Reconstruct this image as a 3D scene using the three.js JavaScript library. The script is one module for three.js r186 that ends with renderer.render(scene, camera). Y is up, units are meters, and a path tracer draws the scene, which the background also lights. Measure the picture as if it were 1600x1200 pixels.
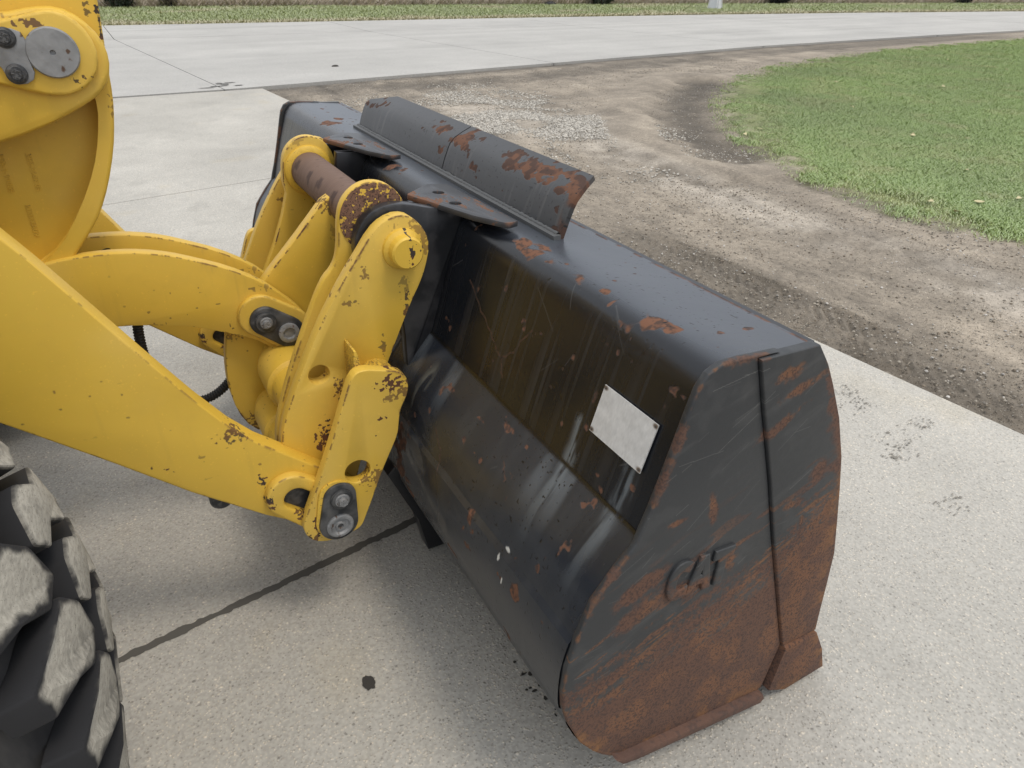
import * as THREE from 'three';
import { mergeGeometries, mergeVertices, toCreasedNormals } from 'three/addons/utils/BufferGeometryUtils.js';
import { FontLoader } from 'three/addons/loaders/FontLoader.js';
import { TextGeometry } from 'three/addons/geometries/TextGeometry.js';

// ------------------------------------------------------------------ camera, sky, sun, exposure
const scene = new THREE.Scene();
const camera = new THREE.PerspectiveCamera(2 * Math.atan(600 / 1110) * 180 / Math.PI, 4 / 3, 0.05, 900);
{
  const right = new THREE.Vector3(0.872, 0.008, 0.49), back = new THREE.Vector3(-0.423, 0.514, 0.746);
  back.normalize(); right.addScaledVector(back, -right.dot(back)).normalize();
  const up = back.clone().cross(right);
  camera.quaternion.setFromRotationMatrix(new THREE.Matrix4().makeBasis(right, up, back));
  camera.position.set(-1.382, 1.677, 0.701);
}
const renderer = new THREE.WebGLRenderer({ antialias: true });
renderer.setSize(1024, 768);
renderer.toneMapping = THREE.LinearToneMapping;
renderer.toneMappingExposure = 0.9;
renderer.shadowMap.enabled = true;
const SUN = new THREE.Vector3(0.22, 1.0, 0.42).normalize();

// ------------------------------------------------------------------ noise and random
function rng(seed) { let s = seed >>> 0; return () => { s = (s + 0x6d2b79f5) | 0; let t = Math.imul(s ^ (s >>> 15), 1 | s); t = (t + Math.imul(t ^ (t >>> 7), 61 | t)) ^ t; return ((t ^ (t >>> 14)) >>> 0) / 4294967296; }; }
const H = new Float32Array(65536); { const r = rng(7); for (let i = 0; i < 65536; i++) H[i] = r(); }
function vn(x, y, s = 0, per = 0) {                    // value noise 0..1, optionally periodic
  let xi = Math.floor(x), yi = Math.floor(y); const fx = x - xi, fy = y - yi;
  let x1 = xi + 1, y1 = yi + 1;
  if (per) { xi = ((xi % per) + per) % per; x1 = ((x1 % per) + per) % per; yi = ((yi % per) + per) % per; y1 = ((y1 % per) + per) % per; }
  const u = fx * fx * (3 - 2 * fx), v = fy * fy * (3 - 2 * fy);
  const h = (a, b) => H[(Math.imul(a, 7919) + Math.imul(b, 10473) + Math.imul(s, 3571) ^ Math.imul(a ^ (b << 3), 2749)) & 65535];
  return (h(xi, yi) * (1 - u) + h(x1, yi) * u) * (1 - v) + (h(xi, y1) * (1 - u) + h(x1, y1) * u) * v;
}
function fbm(x, y, o = 4, s = 0, per = 0) { let a = 0.5, f = 0, n = 0; for (let i = 0; i < o; i++) { f += a * vn(x, y, s + i, per); n += a; a *= 0.5; x *= 2; y *= 2; per *= 2; } return f / n; }
const clamp = (x, a = 0, b = 1) => (x < a ? a : x > b ? b : x);
const sm = (a, b, x) => { const t = clamp((x - a) / (b - a)); return t * t * (3 - 2 * t); };
const lerp = (a, b, t) => a + (b - a) * t;
const mix3 = (a, b, t) => [lerp(a[0], b[0], t), lerp(a[1], b[1], t), lerp(a[2], b[2], t)];
const toS = (v) => { v = clamp(v); return 255 * (v <= 0.0031308 ? v * 12.92 : 1.055 * Math.pow(v, 1 / 2.4) - 0.055); };

// ------------------------------------------------------------------ sky
{
  const w = 512, h = 256, d = new Float32Array(w * h * 4), dir = new THREE.Vector3();
  for (let j = 0; j < h; j++) for (let i = 0; i < w; i++) {
    const el = ((j + 0.5) / h - 0.5) * Math.PI, az = ((i + 0.5) / w - 0.5) * 2 * Math.PI;
    dir.set(Math.cos(az) * Math.cos(el), Math.sin(el), Math.sin(az) * Math.cos(el));
    const c = 0.5 * fbm((dir.x / (0.25 + Math.abs(dir.y))) * 1.3 + 40, (dir.z / (0.25 + Math.abs(dir.y))) * 1.3 + 40, 5, 3) + 0.5 * fbm(dir.x * 3 + 20, dir.z * 3 + dir.y * 2 + 20, 4, 9);
    const sun = Math.max(0, dir.dot(SUN));
    let L = 1.0 + 0.22 * Math.max(0, dir.y) + 0.5 * (c - 0.5) + 0.6 * Math.pow(sun, 3) + 0.5 * Math.pow(sun, 40);
    if (dir.y < 0) L = 0.45;
    const t = clamp(0.5 + 1.4 * (c - 0.5) + 0.5 * Math.pow(sun, 4));
    const k = 4 * (j * w + i);
    d[k] = L * lerp(0.86, 1.0, t); d[k + 1] = L * lerp(0.945, 0.995, t); d[k + 2] = L * lerp(1.09, 0.99, t); d[k + 3] = 1;
  }
  const sky = new THREE.DataTexture(d, w, h, THREE.RGBAFormat, THREE.FloatType);
  sky.mapping = THREE.EquirectangularReflectionMapping; sky.magFilter = THREE.LinearFilter; sky.minFilter = THREE.LinearFilter; sky.needsUpdate = true;
  scene.background = sky; scene.environment = sky;
}
const sunLight = new THREE.DirectionalLight(0xfff3e2, 1.5);
sunLight.position.copy(SUN).multiplyScalar(40); sunLight.castShadow = true; sunLight.shadow.radius = 26;
Object.assign(sunLight.shadow.camera, { left: -20, right: 20, top: 20, bottom: -20, near: 1, far: 90 }); sunLight.shadow.mapSize.set(2048, 2048);
scene.add(sunLight);

// ------------------------------------------------------------------ helpers
const used = {};
function numbered(n) { const k = used[n] = (used[n] ?? -1) + 1; return k ? n + '_' + String(k).padStart(3, '0') : n; }
function tag(o, label, category, group) { Object.assign(o.userData, { label, category }); if (group) o.userData.group = group; return o; }
function put(name, geo, m, parent = scene) { const o = new THREE.Mesh(geo, m); o.name = parent === scene ? numbered(name) : name; o.castShadow = o.receiveShadow = true; parent.add(o); return o; }
function thing(name, x = 0, y = 0, z = 0) { const o = new THREE.Group(); o.name = numbered(name); o.position.set(x, y, z); scene.add(o); return o; }
function part(name, parent) { const o = new THREE.Group(); o.name = name; parent.add(o); return o; }
function struct(o) { o.userData.kind = 'structure'; return o; }
// textures: fn(u, v, i, j) -> [r, g, b, rough, bump], colours linear
function tex(w, h, fn, wrap = THREE.ClampToEdgeWrapping) {
  const c = new Uint8Array(w * h * 4), r = new Uint8Array(w * h * 4), b = new Uint8Array(w * h * 4);
  for (let j = 0; j < h; j++) for (let i = 0; i < w; i++) {
    const q = fn((i + 0.5) / w, (j + 0.5) / h, i, j), k = 4 * (j * w + i);
    c[k] = toS(q[0]); c[k + 1] = toS(q[1]); c[k + 2] = toS(q[2]); c[k + 3] = 255;
    const rr = 255 * clamp(q[3] ?? 0.5), bb = 255 * clamp(q[4] ?? 0.5);
    r[k] = r[k + 1] = r[k + 2] = rr; r[k + 3] = 255; b[k] = b[k + 1] = b[k + 2] = bb; b[k + 3] = 255;
  }
  const mk = (d, s) => { const t = new THREE.DataTexture(d, w, h, THREE.RGBAFormat); t.wrapS = t.wrapT = wrap; t.magFilter = THREE.LinearFilter; t.minFilter = THREE.LinearMipmapLinearFilter; t.generateMipmaps = true; t.anisotropy = 8; if (s) t.colorSpace = THREE.SRGBColorSpace; t.needsUpdate = true; return t; };
  return { map: mk(c, true), rough: () => mk(r), bump: () => mk(b) };
}
const std = (o) => new THREE.MeshStandardMaterial({ side: THREE.DoubleSide, ...o });
const lin = (r, g, b) => new THREE.Color().setRGB(r, g, b);

// outlines: [x, y] or [x, y, r] (corner radius); chaikin() rounds a measured outline
function rounded(pts) {
  const out = [], n = pts.length;
  for (let i = 0; i < n; i++) {
    const p = pts[i]; if (!p[2]) { out.push([p[0], p[1]]); continue; }
    const a = pts[(i + n - 1) % n], b = pts[(i + 1) % n];
    const da = Math.hypot(a[0] - p[0], a[1] - p[1]), db = Math.hypot(b[0] - p[0], b[1] - p[1]);
    const ra = Math.min(p[2], da * 0.49), rb = Math.min(p[2], db * 0.49);
    const A = [p[0] + (a[0] - p[0]) / da * ra, p[1] + (a[1] - p[1]) / da * ra], B = [p[0] + (b[0] - p[0]) / db * rb, p[1] + (b[1] - p[1]) / db * rb];
    for (let k = 0; k <= 6; k++) { const t = k / 6, u = 1 - t; out.push([u * u * A[0] + 2 * u * t * p[0] + t * t * B[0], u * u * A[1] + 2 * u * t * p[1] + t * t * B[1]]); }
  }
  return out;
}
function chaikin(pts, it = 2, closed = true) {
  for (let k = 0; k < it; k++) {
    const o = [], n = pts.length;
    for (let i = 0; i < (closed ? n : n - 1); i++) { const a = pts[i], b = pts[(i + 1) % n]; o.push([a[0] * .75 + b[0] * .25, a[1] * .75 + b[1] * .25], [a[0] * .25 + b[0] * .75, a[1] * .25 + b[1] * .75]); }
    pts = closed ? o : [pts[0], ...o, pts[pts.length - 1]];
  }
  return pts;
}
const circle = (x, y, r, n = 40) => Array.from({ length: n }, (_, i) => [x + r * Math.cos(i / n * 2 * Math.PI), y + r * Math.sin(i / n * 2 * Math.PI)]);
function obround(x0, y0, r0, x1, y1, r1, n = 16) {     // hull of two circles
  const d = Math.hypot(x1 - x0, y1 - y0), a = Math.atan2(y1 - y0, x1 - x0), b = Math.acos(clamp((r0 - r1) / d, -1, 1)), o = [];
  for (let i = 0; i <= n; i++) { const t = a + b + (2 * Math.PI - 2 * b) * i / n; o.push([x0 + r0 * Math.cos(t), y0 + r0 * Math.sin(t)]); }
  for (let i = 0; i <= n; i++) { const t = a - b + 2 * b * i / n; o.push([x1 + r1 * Math.cos(t), y1 + r1 * Math.sin(t)]); }
  return o;
}
const shp = (pts, holes = []) => { const s = new THREE.Shape(pts.map((p) => new THREE.Vector2(p[0], p[1]))); for (const h of holes) s.holes.push(new THREE.Path(h.map((p) => new THREE.Vector2(p[0], p[1])))); return s; };
function bounds(pts) { let a = 1e9, b = 1e9, c = -1e9, d = -1e9; for (const p of pts) { a = Math.min(a, p[0]); b = Math.min(b, p[1]); c = Math.max(c, p[0]); d = Math.max(d, p[1]); } return [a, b, c, d]; }
// a flame-cut plate lying in the plane z = const, from z0 to z1, uv spanning its own bounding box
function plate(pts, z0, z1, { bevel = 0.003, holes = [], seg = 2 } = {}) {
  const g = new THREE.ExtrudeGeometry(shp(pts, holes), { depth: z1 - z0 - 2 * bevel, bevelEnabled: bevel > 0, bevelThickness: bevel, bevelSize: bevel, bevelOffset: -bevel, bevelSegments: seg, steps: 1, curveSegments: 8 });
  g.translate(0, 0, z0 + bevel);
  const [x0, y0, x1, y1] = bounds(pts), o = toCreasedNormals(g, 0.6), p = o.attributes.position, q = o.attributes.normal, uv = o.attributes.uv;
  for (let i = 0; i < p.count; i++) { const k = Math.abs(q.getZ(i)) < 0.5 ? z1 - p.getZ(i) : 0; uv.setXY(i, (p.getX(i) - q.getX(i) * k - x0) / (x1 - x0), (p.getY(i) - q.getY(i) * k - y0) / (y1 - y0)); }
  return o;
}
function uvXY(g, s = 1, ax = 0, ay = 1) { const p = g.attributes.position, uv = g.attributes.uv; for (let i = 0; i < p.count; i++) { const q = [p.getX(i), p.getY(i), p.getZ(i)]; uv.setXY(i, q[ax] * s, q[ay] * s); } return g; }
const zcyl = (x, y, z0, z1, r, r2 = r, n = 40) => { const g = new THREE.CylinderGeometry(r2, r, z1 - z0, n, 1); g.rotateX(Math.PI / 2); g.translate(x, y, (z0 + z1) / 2); return g; };
// a short turned piece along z with chamfered ends: prof = [[r, z], ...]
const zlathe = (x, y, prof, n = 48) => { const g = new THREE.LatheGeometry(prof.map((p) => new THREE.Vector2(p[0], p[1])), n); g.rotateX(Math.PI / 2); g.translate(x, y, 0); return toCreasedNormals(g, 0.6); };
const pinProf = (r, z0, z1, c = 0.004) => [[1e-4, z0], [r, z0], [r, z1 - c], [r - c, z1], [1e-4, z1]];
const tie = (gs) => mergeGeometries(gs.map((g) => { g = g.index ? g.toNonIndexed() : g; for (const k of Object.keys(g.attributes)) if (!['position', 'normal', 'uv'].includes(k)) g.deleteAttribute(k); return g; }));

// ------------------------------------------------------------------ paints
const YEL = [0.66, 0.425, 0.05], RUST = [0.105, 0.045, 0.022], CHIP = [0.045, 0.03, 0.024];
// yellow plate paint: chips gather on the outline; spots = [[x, y, rx, ry, amount]] extra worn patches
function segDist(px, py, pts) {
  let m = 1e9; for (let i = 0, n = pts.length; i < n; i++) {
    const a = pts[i], b = pts[(i + 1) % n], dx = b[0] - a[0], dy = b[1] - a[1];
    const t = clamp(((px - a[0]) * dx + (py - a[1]) * dy) / (dx * dx + dy * dy + 1e-12)); const ex = px - a[0] - t * dx, ey = py - a[1] - t * dy; const d = ex * ex + ey * ey; if (d < m) m = d;
  } return Math.sqrt(m);
}
function yellowPaint(pts, { res = 512, seed = 1, edge = 0.5, chips = 0.5, spots = [], grime = 0.5, base = YEL } = {}) {
  const [x0, y0, x1, y1] = bounds(pts), W = x1 - x0, Hh = y1 - y0, w = Math.round(res * Math.min(1, W / Math.max(W, Hh))), h = Math.round(res * Math.min(1, Hh / Math.max(W, Hh)));
  const t = tex(w, h, (u, v) => {
    const x = x0 + u * W, y = y0 + v * Hh, d = segDist(x, y, pts);
    const n1 = fbm(x * 6 + seed, y * 6, 3, seed), n2 = fbm(x * 130 + 11, y * 130, 3, seed + 5), n3 = vn(x * 260, y * 260, seed + 9), n4 = fbm(x * 25, y * 25, 3, seed + 13);
    let c = base.map((q) => q * (0.93 + 0.14 * n1)); 
    const gr = grime * (0.10 * sm(0.5, 0.75, n4) + 0.2 * sm(0.05, 0, d) * sm(0.35, 0.7, n1)); c = mix3(c, [0.2, 0.12, 0.04], gr);
    const run = grime * 0.22 * sm(0.62, 0.82, fbm(x * 55 + seed, y * 5, 3, seed + 17)) * sm(0.3, 0.7, n1); c = mix3(c, [0.17, 0.10, 0.035], run); c = mix3(c, [0.72, 0.56, 0.22], 0.16 * sm(0.5, 0.8, fbm(x * 3 + 9, y * 3 + seed, 4, seed + 23)));
    if (n3 > 0.93) c = c.map((q) => q * 1.12);
    let wear = edge * 1.6 * sm(0.006, 0.001, d + 0.004 * (n2 - 0.5)) * sm(0.54, 0.60, 0.4 * n2 + 0.6 * n4);
    wear = Math.max(wear, 0.8 * edge * sm(0.010, 0.002, d + 0.012 * (n2 - 0.3)) * sm(0.67, 0.71, n4));
    wear = Math.max(wear, chips * 1.2 * sm(0.845, 0.875, fbm(x * 70 + 3.1 * seed, y * 70, 2, seed + 21)) * sm(0.45, 0.65, n1));
    for (const s of spots) { const q = Math.hypot((x - s[0]) / s[2], (y - s[1]) / s[3]) * 1.3; if (q < 1.5) wear = Math.max(wear, s[4] * sm(0.575, 0.60, 0.75 * n2 + 0.25 * n4 + 0.17 * (1 - q))); }
    wear = clamp(wear);
    c = mix3(c, n4 > 0.5 ? RUST : CHIP, wear);
    return [...c, 0.46 + 0.08 * n1 + 0.35 * wear, 0.6 + 0.06 * n2 - 0.35 * wear];
  });
  return res < 1024 ? std({ map: t.map, roughness: 0.52 }) : std({ map: t.map, roughnessMap: t.rough(), roughness: 1 });
}
const yellowTile = tex(512, 512, (u, v) => {
  const n1 = fbm(u * 4, v * 4, 4, 2, 4), n2 = fbm(u * 64, v * 64, 3, 7, 64), ch = sm(0.83, 0.86, fbm(u * 48, v * 48, 2, 14, 48));
  let c = YEL.map((q) => q * (0.9 + 0.2 * n1)); c = mix3(c, [0.2, 0.12, 0.04], 0.25 * sm(0.55, 0.75, n2)); c = mix3(c, CHIP, ch);
  return [...c, 0.48 + 0.3 * ch];
}, THREE.RepeatWrapping);
const yellow = std({ map: yellowTile.map, roughness: 0.5 });
const rustTile = tex(512, 512, (u, v) => {
  const n1 = fbm(u * 8, v * 8, 4, 3, 8), n2 = fbm(u * 64, v * 64, 3, 9, 64), yl = sm(0.65, 0.68, fbm(u * 24, v * 24, 4, 17, 24));
  let c = mix3([0.13, 0.062, 0.036], [0.21, 0.115, 0.07], n1); c = mix3(c, [0.05, 0.026, 0.018], sm(0.5, 0.75, n2)); c = mix3(c, YEL, 0.85 * yl);
  return [...c, 0.85, 0.4 + 0.4 * n2];
}, THREE.RepeatWrapping);
const rustSteel = std({ map: rustTile.map, roughness: 0.85, bumpMap: rustTile.bump(), bumpScale: 0.002 });
const plainTile = tex(512, 512, (u, v) => {
  const n1 = fbm(u * 8, v * 8, 4, 103, 8), n2 = fbm(u * 64, v * 64, 3, 109, 64); let c = mix3([0.075, 0.04, 0.03], [0.13, 0.066, 0.042], n1); c = mix3(c, [0.045, 0.03, 0.027], 0.5 * sm(0.5, 0.75, n2)); return [...c, 0.8, n2];
}, THREE.RepeatWrapping);
const plainRust = std({ map: plainTile.map, roughness: 0.75, bumpMap: plainTile.bump(), bumpScale: 0.0015 });
const tubeTile = tex(512, 512, (u, v) => {
  const n1 = fbm(u * 5, v * 10, 4, 4, 5), n2 = fbm(u * 6, v * 96, 3, 8, 6);
  let c = mix3([0.085, 0.045, 0.03], [0.20, 0.125, 0.088], 0.4 * n1 + 0.6 * n2); c = mix3(c, [0.06, 0.03, 0.02], sm(0.62, 0.75, n1)); return [...c, 0.75, 0.4 + 0.4 * n2];
}, THREE.RepeatWrapping);
const tubeRust = std({ map: tubeTile.map, roughness: 0.7, bumpMap: tubeTile.bump(), bumpScale: 0.001 });
const greyTile = tex(256, 256, (u, v) => { const n = fbm(u * 10, v * 10, 5, 6, 10); let c = mix3([0.17, 0.175, 0.18], [0.33, 0.335, 0.34], n); c = mix3(c, [0.1, 0.06, 0.04], sm(0.66, 0.78, fbm(u * 14, v * 14, 4, 26, 14))); return [...c, 0.55, n]; }, THREE.RepeatWrapping);
const zincPin = std({ map: greyTile.map, roughness: 0.6, metalness: 0.25, bumpMap: greyTile.bump(), bumpScale: 0.002 });
const darkTile = tex(256, 256, (u, v) => { const n = fbm(u * 8, v * 8, 5, 16, 8); let c = mix3([0.035, 0.037, 0.04], [0.1, 0.1, 0.1], sm(0.35, 0.75, n)); return [...c, 0.6, n]; }, THREE.RepeatWrapping);
const darkSteel = std({ map: darkTile.map, roughness: 0.55, metalness: 0.2, bumpMap: darkTile.bump(), bumpScale: 0.002 });
const blackPaint = std({ color: lin(0.012, 0.0125, 0.015), roughness: 0.3 });
const rubberHose = std({ color: lin(0.012, 0.012, 0.013), roughness: 0.6 });

// ================================================================== THE GROUND
struct(put('ground', (() => { const g = new THREE.PlaneGeometry(1200, 1200, 4, 4); g.rotateX(-Math.PI / 2); g.translate(0, -0.16, 0); return g; })(), std({ color: lin(0.17, 0.14, 0.09), roughness: 1 })));

// concrete: exposed aggregate in a cement matrix, 3 m per repeat
function scatter(N, w, h, count, rad, seed, cb) {
  const r = rng(seed);
  for (let k = 0; k < count; k++) {
    const cx = r() * w, cy = r() * h, a = rad(r()), b = a * (0.7 + 0.3 * r()), th = r() * 3.14, ct = Math.cos(th), st = Math.sin(th), tone = r(), R = Math.ceil(a) + 1;
    for (let dy = -R; dy <= R; dy++) for (let dx = -R; dx <= R; dx++) {
      const ex = (dx * ct + dy * st) / a, ey = (-dx * st + dy * ct) / b, q = ex * ex + ey * ey; if (q > 1.4) continue;
      cb((((Math.floor(cy) + dy) % h + h) % h) * w + ((Math.floor(cx) + dx) % w + w) % w, clamp((1.4 - q) / 0.8), tone);
    }
  }
}
function concreteTex(size, { base, pebbles, big, seed }) {
  const lum = new Float32Array(size * size), bum = new Float32Array(size * size), tone = new Float32Array(size * size);
  scatter(0, size, size, pebbles, (q) => 0.7 + 1.3 * q * q, seed, (k, a, t) => { const v = t < 0.36 ? -0.30 * (1 - t) : t > 0.6 ? 0.34 * t : 0.05; lum[k] = lum[k] * (1 - a) + v * a; bum[k] = Math.max(bum[k], a * 0.6); tone[k] = t; });
  scatter(0, size, size, big, (q) => 1.3 + 1.5 * q * q * q, seed + 1, (k, a, t) => { const v = t < 0.22 ? -0.32 * (1 - t) : t > 0.5 ? 0.42 * t : 0.08; lum[k] = lum[k] * (1 - a) + v * 1.25 * a; bum[k] = Math.max(bum[k], a); tone[k] = t; });
  return tex(size, size, (u, v, i, j) => {
    const k = j * size + i, n = fbm(u * 6, v * 6, 5, seed, 6), m = vn(u * 512, v * 512, seed + 4, 512), pit = sm(0.955, 0.975, vn(u * 380, v * 380, seed + 6, 380));
    const g = (1 + 1.0 * lum[k]) * (0.80 + 0.22 * n + 0.30 * m) * (1 - 0.35 * pit), w = tone[k];
    return [base[0] * g * (1 + 0.05 * (w - 0.5)), base[1] * g, base[2] * g * (1 - 0.07 * (w - 0.5)), 0.9, 0.35 + 0.4 * bum[k] + 0.15 * m - 0.3 * pit];
  }, THREE.RepeatWrapping);
}
const conc = concreteTex(2048, { base: [0.360, 0.338, 0.296], pebbles: 120000, big: 22000, seed: 50 });
const concMat = std({ map: conc.map, roughness: 0.88, bumpMap: conc.bump(), bumpScale: 0.0035, vertexColors: true });
const roadTex = concreteTex(1024, { base: [0.368, 0.352, 0.322], pebbles: 9000, big: 500, seed: 80 });
const roadMat = std({ map: roadTex.map, roughness: 0.85, bumpMap: roadTex.bump(), bumpScale: 0.002, vertexColors: true });

// a slab between four ground points (a, b near edge; d, c far edge), nx x nz vertices, skirts going down
function slab(a, b, c, d, nx, nz, y, thick, tone, uvs) {
  const P = [], U = [], C = [], I = [];
  for (let j = 0; j <= nz; j++) for (let i = 0; i <= nx; i++) {
    const s = i / nx, t = j / nz, x = lerp(lerp(a[0], b[0], s), lerp(d[0], c[0], s), t), z = lerp(lerp(a[1], b[1], s), lerp(d[1], c[1], s), t);
    P.push(x, y, z); U.push(x / uvs, z / uvs); C.push(...tone(x, z));
  }
  const id = (i, j) => j * (nx + 1) + i;
  for (let j = 0; j < nz; j++) for (let i = 0; i < nx; i++) I.push(id(i, j), id(i + 1, j), id(i + 1, j + 1), id(i, j), id(i + 1, j + 1), id(i, j + 1));
  const ring = []; for (let i = 0; i < nx; i++) ring.push(id(i, 0)); for (let j = 0; j < nz; j++) ring.push(id(nx, j)); for (let i = nx; i > 0; i--) ring.push(id(i, nz)); for (let j = nz; j > 0; j--) ring.push(id(0, j));
  const base = P.length / 3; for (const k of ring) { P.push(P[3 * k], y - thick, P[3 * k + 2]); U.push(U[2 * k], U[2 * k + 1] + thick / uvs); C.push(C[3 * k] * 0.7, C[3 * k + 1] * 0.66, C[3 * k + 2] * 0.6); }
  const top0 = P.length / 3; for (const k of ring) { P.push(P[3 * k], y, P[3 * k + 2]); U.push(U[2 * k], U[2 * k + 1]); C.push(C[3 * k], C[3 * k + 1], C[3 * k + 2]); }
  for (let k = 0, n = ring.length; k < n; k++) { const q = (k + 1) % n; I.push(top0 + k, top0 + q, base + q, top0 + k, base + q, base + k); }
  const g = new THREE.BufferGeometry(); g.setAttribute('position', new THREE.Float32BufferAttribute(P, 3)); g.setAttribute('uv', new THREE.Float32BufferAttribute(U, 2)); g.setAttribute('color', new THREE.Float32BufferAttribute(C, 3)); g.setIndex(I); g.computeVertexNormals(); 
  const nrm = g.attributes.normal; for (let k = 0; k < (nx + 1) * (nz + 1); k++) nrm.setXYZ(k, 0, 1, 0);
  return g;
}
const edgeX = (z) => 1.655 + (z + 0.4) * (z < -1.7 ? 0.0705 : 0.0725);       // right-hand edge of the concrete pad
const padTone = (x, z) => {
  const n = fbm(x * 0.9 + 30, z * 0.9 + 30, 4, 61), m = fbm(x * 5 + 9, z * 5 + 9, 3, 65), s = fbm(x * 14, z * 4, 3, 68);
  let k = 0.76 + 0.40 * n + 0.16 * m; k *= 1 - 0.14 * sm(0.62, 0.8, m) * sm(0.4, 0.7, n); k *= 1 + 0.06 * (s - 0.5);
  const ed = sm(0.5, 0.05, edgeX(z) - x);                                     // washed pale margin with tracked-in soil
  const warm = 0.5 * ed * sm(0.45, 0.7, m); k *= 1 + 0.10 * ed;
  const rustn = sm(0.7, 0.82, fbm(x * 3 + 70, z * 3, 3, 77)) * 0.3;
  return [k * (1 - 0.02 * warm), k * (1 - 0.06 * warm - 0.07 * rustn), k * (1 - 0.14 * warm - 0.22 * rustn)];
};
const pad = thing('concrete_pad'); struct(pad);
{
  const J = [[[-9, 4.45], [edgeX(3.4), 3.35]], [[-9, 0.17], [edgeX(-1.45), -1.45]], [[-9, -4.55], [edgeX(-6.02), -6.02]], [[-9, -11.02], [edgeX(-10.9), -10.9]]];
  for (let k = 0; k < 3; k++) {
    const gapN = k === 1 ? 0.006 : k === 2 ? 0.005 : 0.004, A = J[k], B = J[k + 1];
    put('slab', slab([A[0][0], A[0][1] - gapN], [A[1][0], A[1][1] - gapN], [B[1][0], B[1][1] + gapN], [B[0][0], B[0][1] + gapN], 200, 90, 0, 0.14, padTone, 3), concMat, pad);
  }
  // dark filler down in the joints, tar sealant on the nearest one
  const fill = std({ color: lin(0.045, 0.042, 0.038), roughness: 1 });
  const seal = std({ color: lin(0.085, 0.08, 0.07), roughness: 0.85 });
  const strip = (A, B, wf, y, n = 260) => {
    const P = [], I = [], dx = B[0] - A[0], dz = B[1] - A[1], L = Math.hypot(dx, dz), nx = -dz / L, nz = dx / L;
    for (let i = 0; i <= n; i++) { const t = i / n, [a, b, o] = wf(t * L); P.push(A[0] + dx * t + nx * (o - a), y, A[1] + dz * t + nz * (o - a), A[0] + dx * t + nx * o, y + 0.0012, A[1] + dz * t + nz * o, A[0] + dx * t + nx * (o + b), y, A[1] + dz * t + nz * (o + b)); if (i) { const k = 3 * i; I.push(k - 3, k - 2, k + 1, k - 3, k + 1, k, k - 2, k - 1, k + 2, k - 2, k + 2, k + 1); } }
    const g = new THREE.BufferGeometry(); g.setAttribute('position', new THREE.Float32BufferAttribute(P, 3)); g.setAttribute('uv', new THREE.Float32BufferAttribute(new Float32Array(P.length / 3 * 2), 2)); g.setIndex(I); g.computeVertexNormals(); return g;
  };
  for (let k = 1; k < 4; k++) put('joint_filler', strip(J[k][0], J[k][1], () => [0.012, 0.012, 0], -0.012, 2), fill, pad);
  put('joint_sealant', strip(J[1][0], [lerp(J[1][0][0], J[1][1][0], 0.9), lerp(J[1][0][1], J[1][1][1], 0.9)], (s) => { const w = 0.006 + 0.010 * (fbm(s * 9, 3, 4, 90) - 0.35); return [w + 0.012 * fbm(s * 50, 7, 3, 91), w + 0.012 * fbm(s * 56, 9, 3, 92), 0.014 * (fbm(s * 4, 5, 4, 93) - 0.5)]; }, 0.0012, 1400), seal, pad);
}
struct(put('pad_underlay', (() => { const g = new THREE.PlaneGeometry(10.4, 15.8); g.rotateX(-Math.PI / 2); g.translate(-3.95, -0.13, -3.4); return g; })(), std({ color: lin(0.06, 0.055, 0.048), roughness: 1 })));

// stains on the pad: thin irregular patches
function blot(cx, cz, rx, rz, seed, y = 0.004, n = 40, rough = 0.5) {
  const r = rng(seed), o = r() * 50, pts = circle(0, 0, 1, n).map(([x, z], i) => { const k = 0.55 + rough * 1.3 * fbm(x * 2.2 + o, z * 2.2 + o, 3, seed & 63); return new THREE.Vector2(x * rx * k, z * rz * k); });
  const g = new THREE.ShapeGeometry(new THREE.Shape(pts)); g.rotateX(-Math.PI / 2); g.translate(cx, y, cz); return g;
}
const oilMat = std({ color: lin(0.035, 0.032, 0.028), roughness: 0.75 }), dampMat = std({ color: lin(0.2, 0.185, 0.16), roughness: 0.85 });
tag(put('oil_spot', (() => { const g = blot(-1.107, -0.55, 0.022, 0.028, 3, 0.004, 40, 0.35); return g; })(), oilMat), 'small squarish black oil spot alone on bare concrete between tyre and bucket', 'oil spot');
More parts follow.
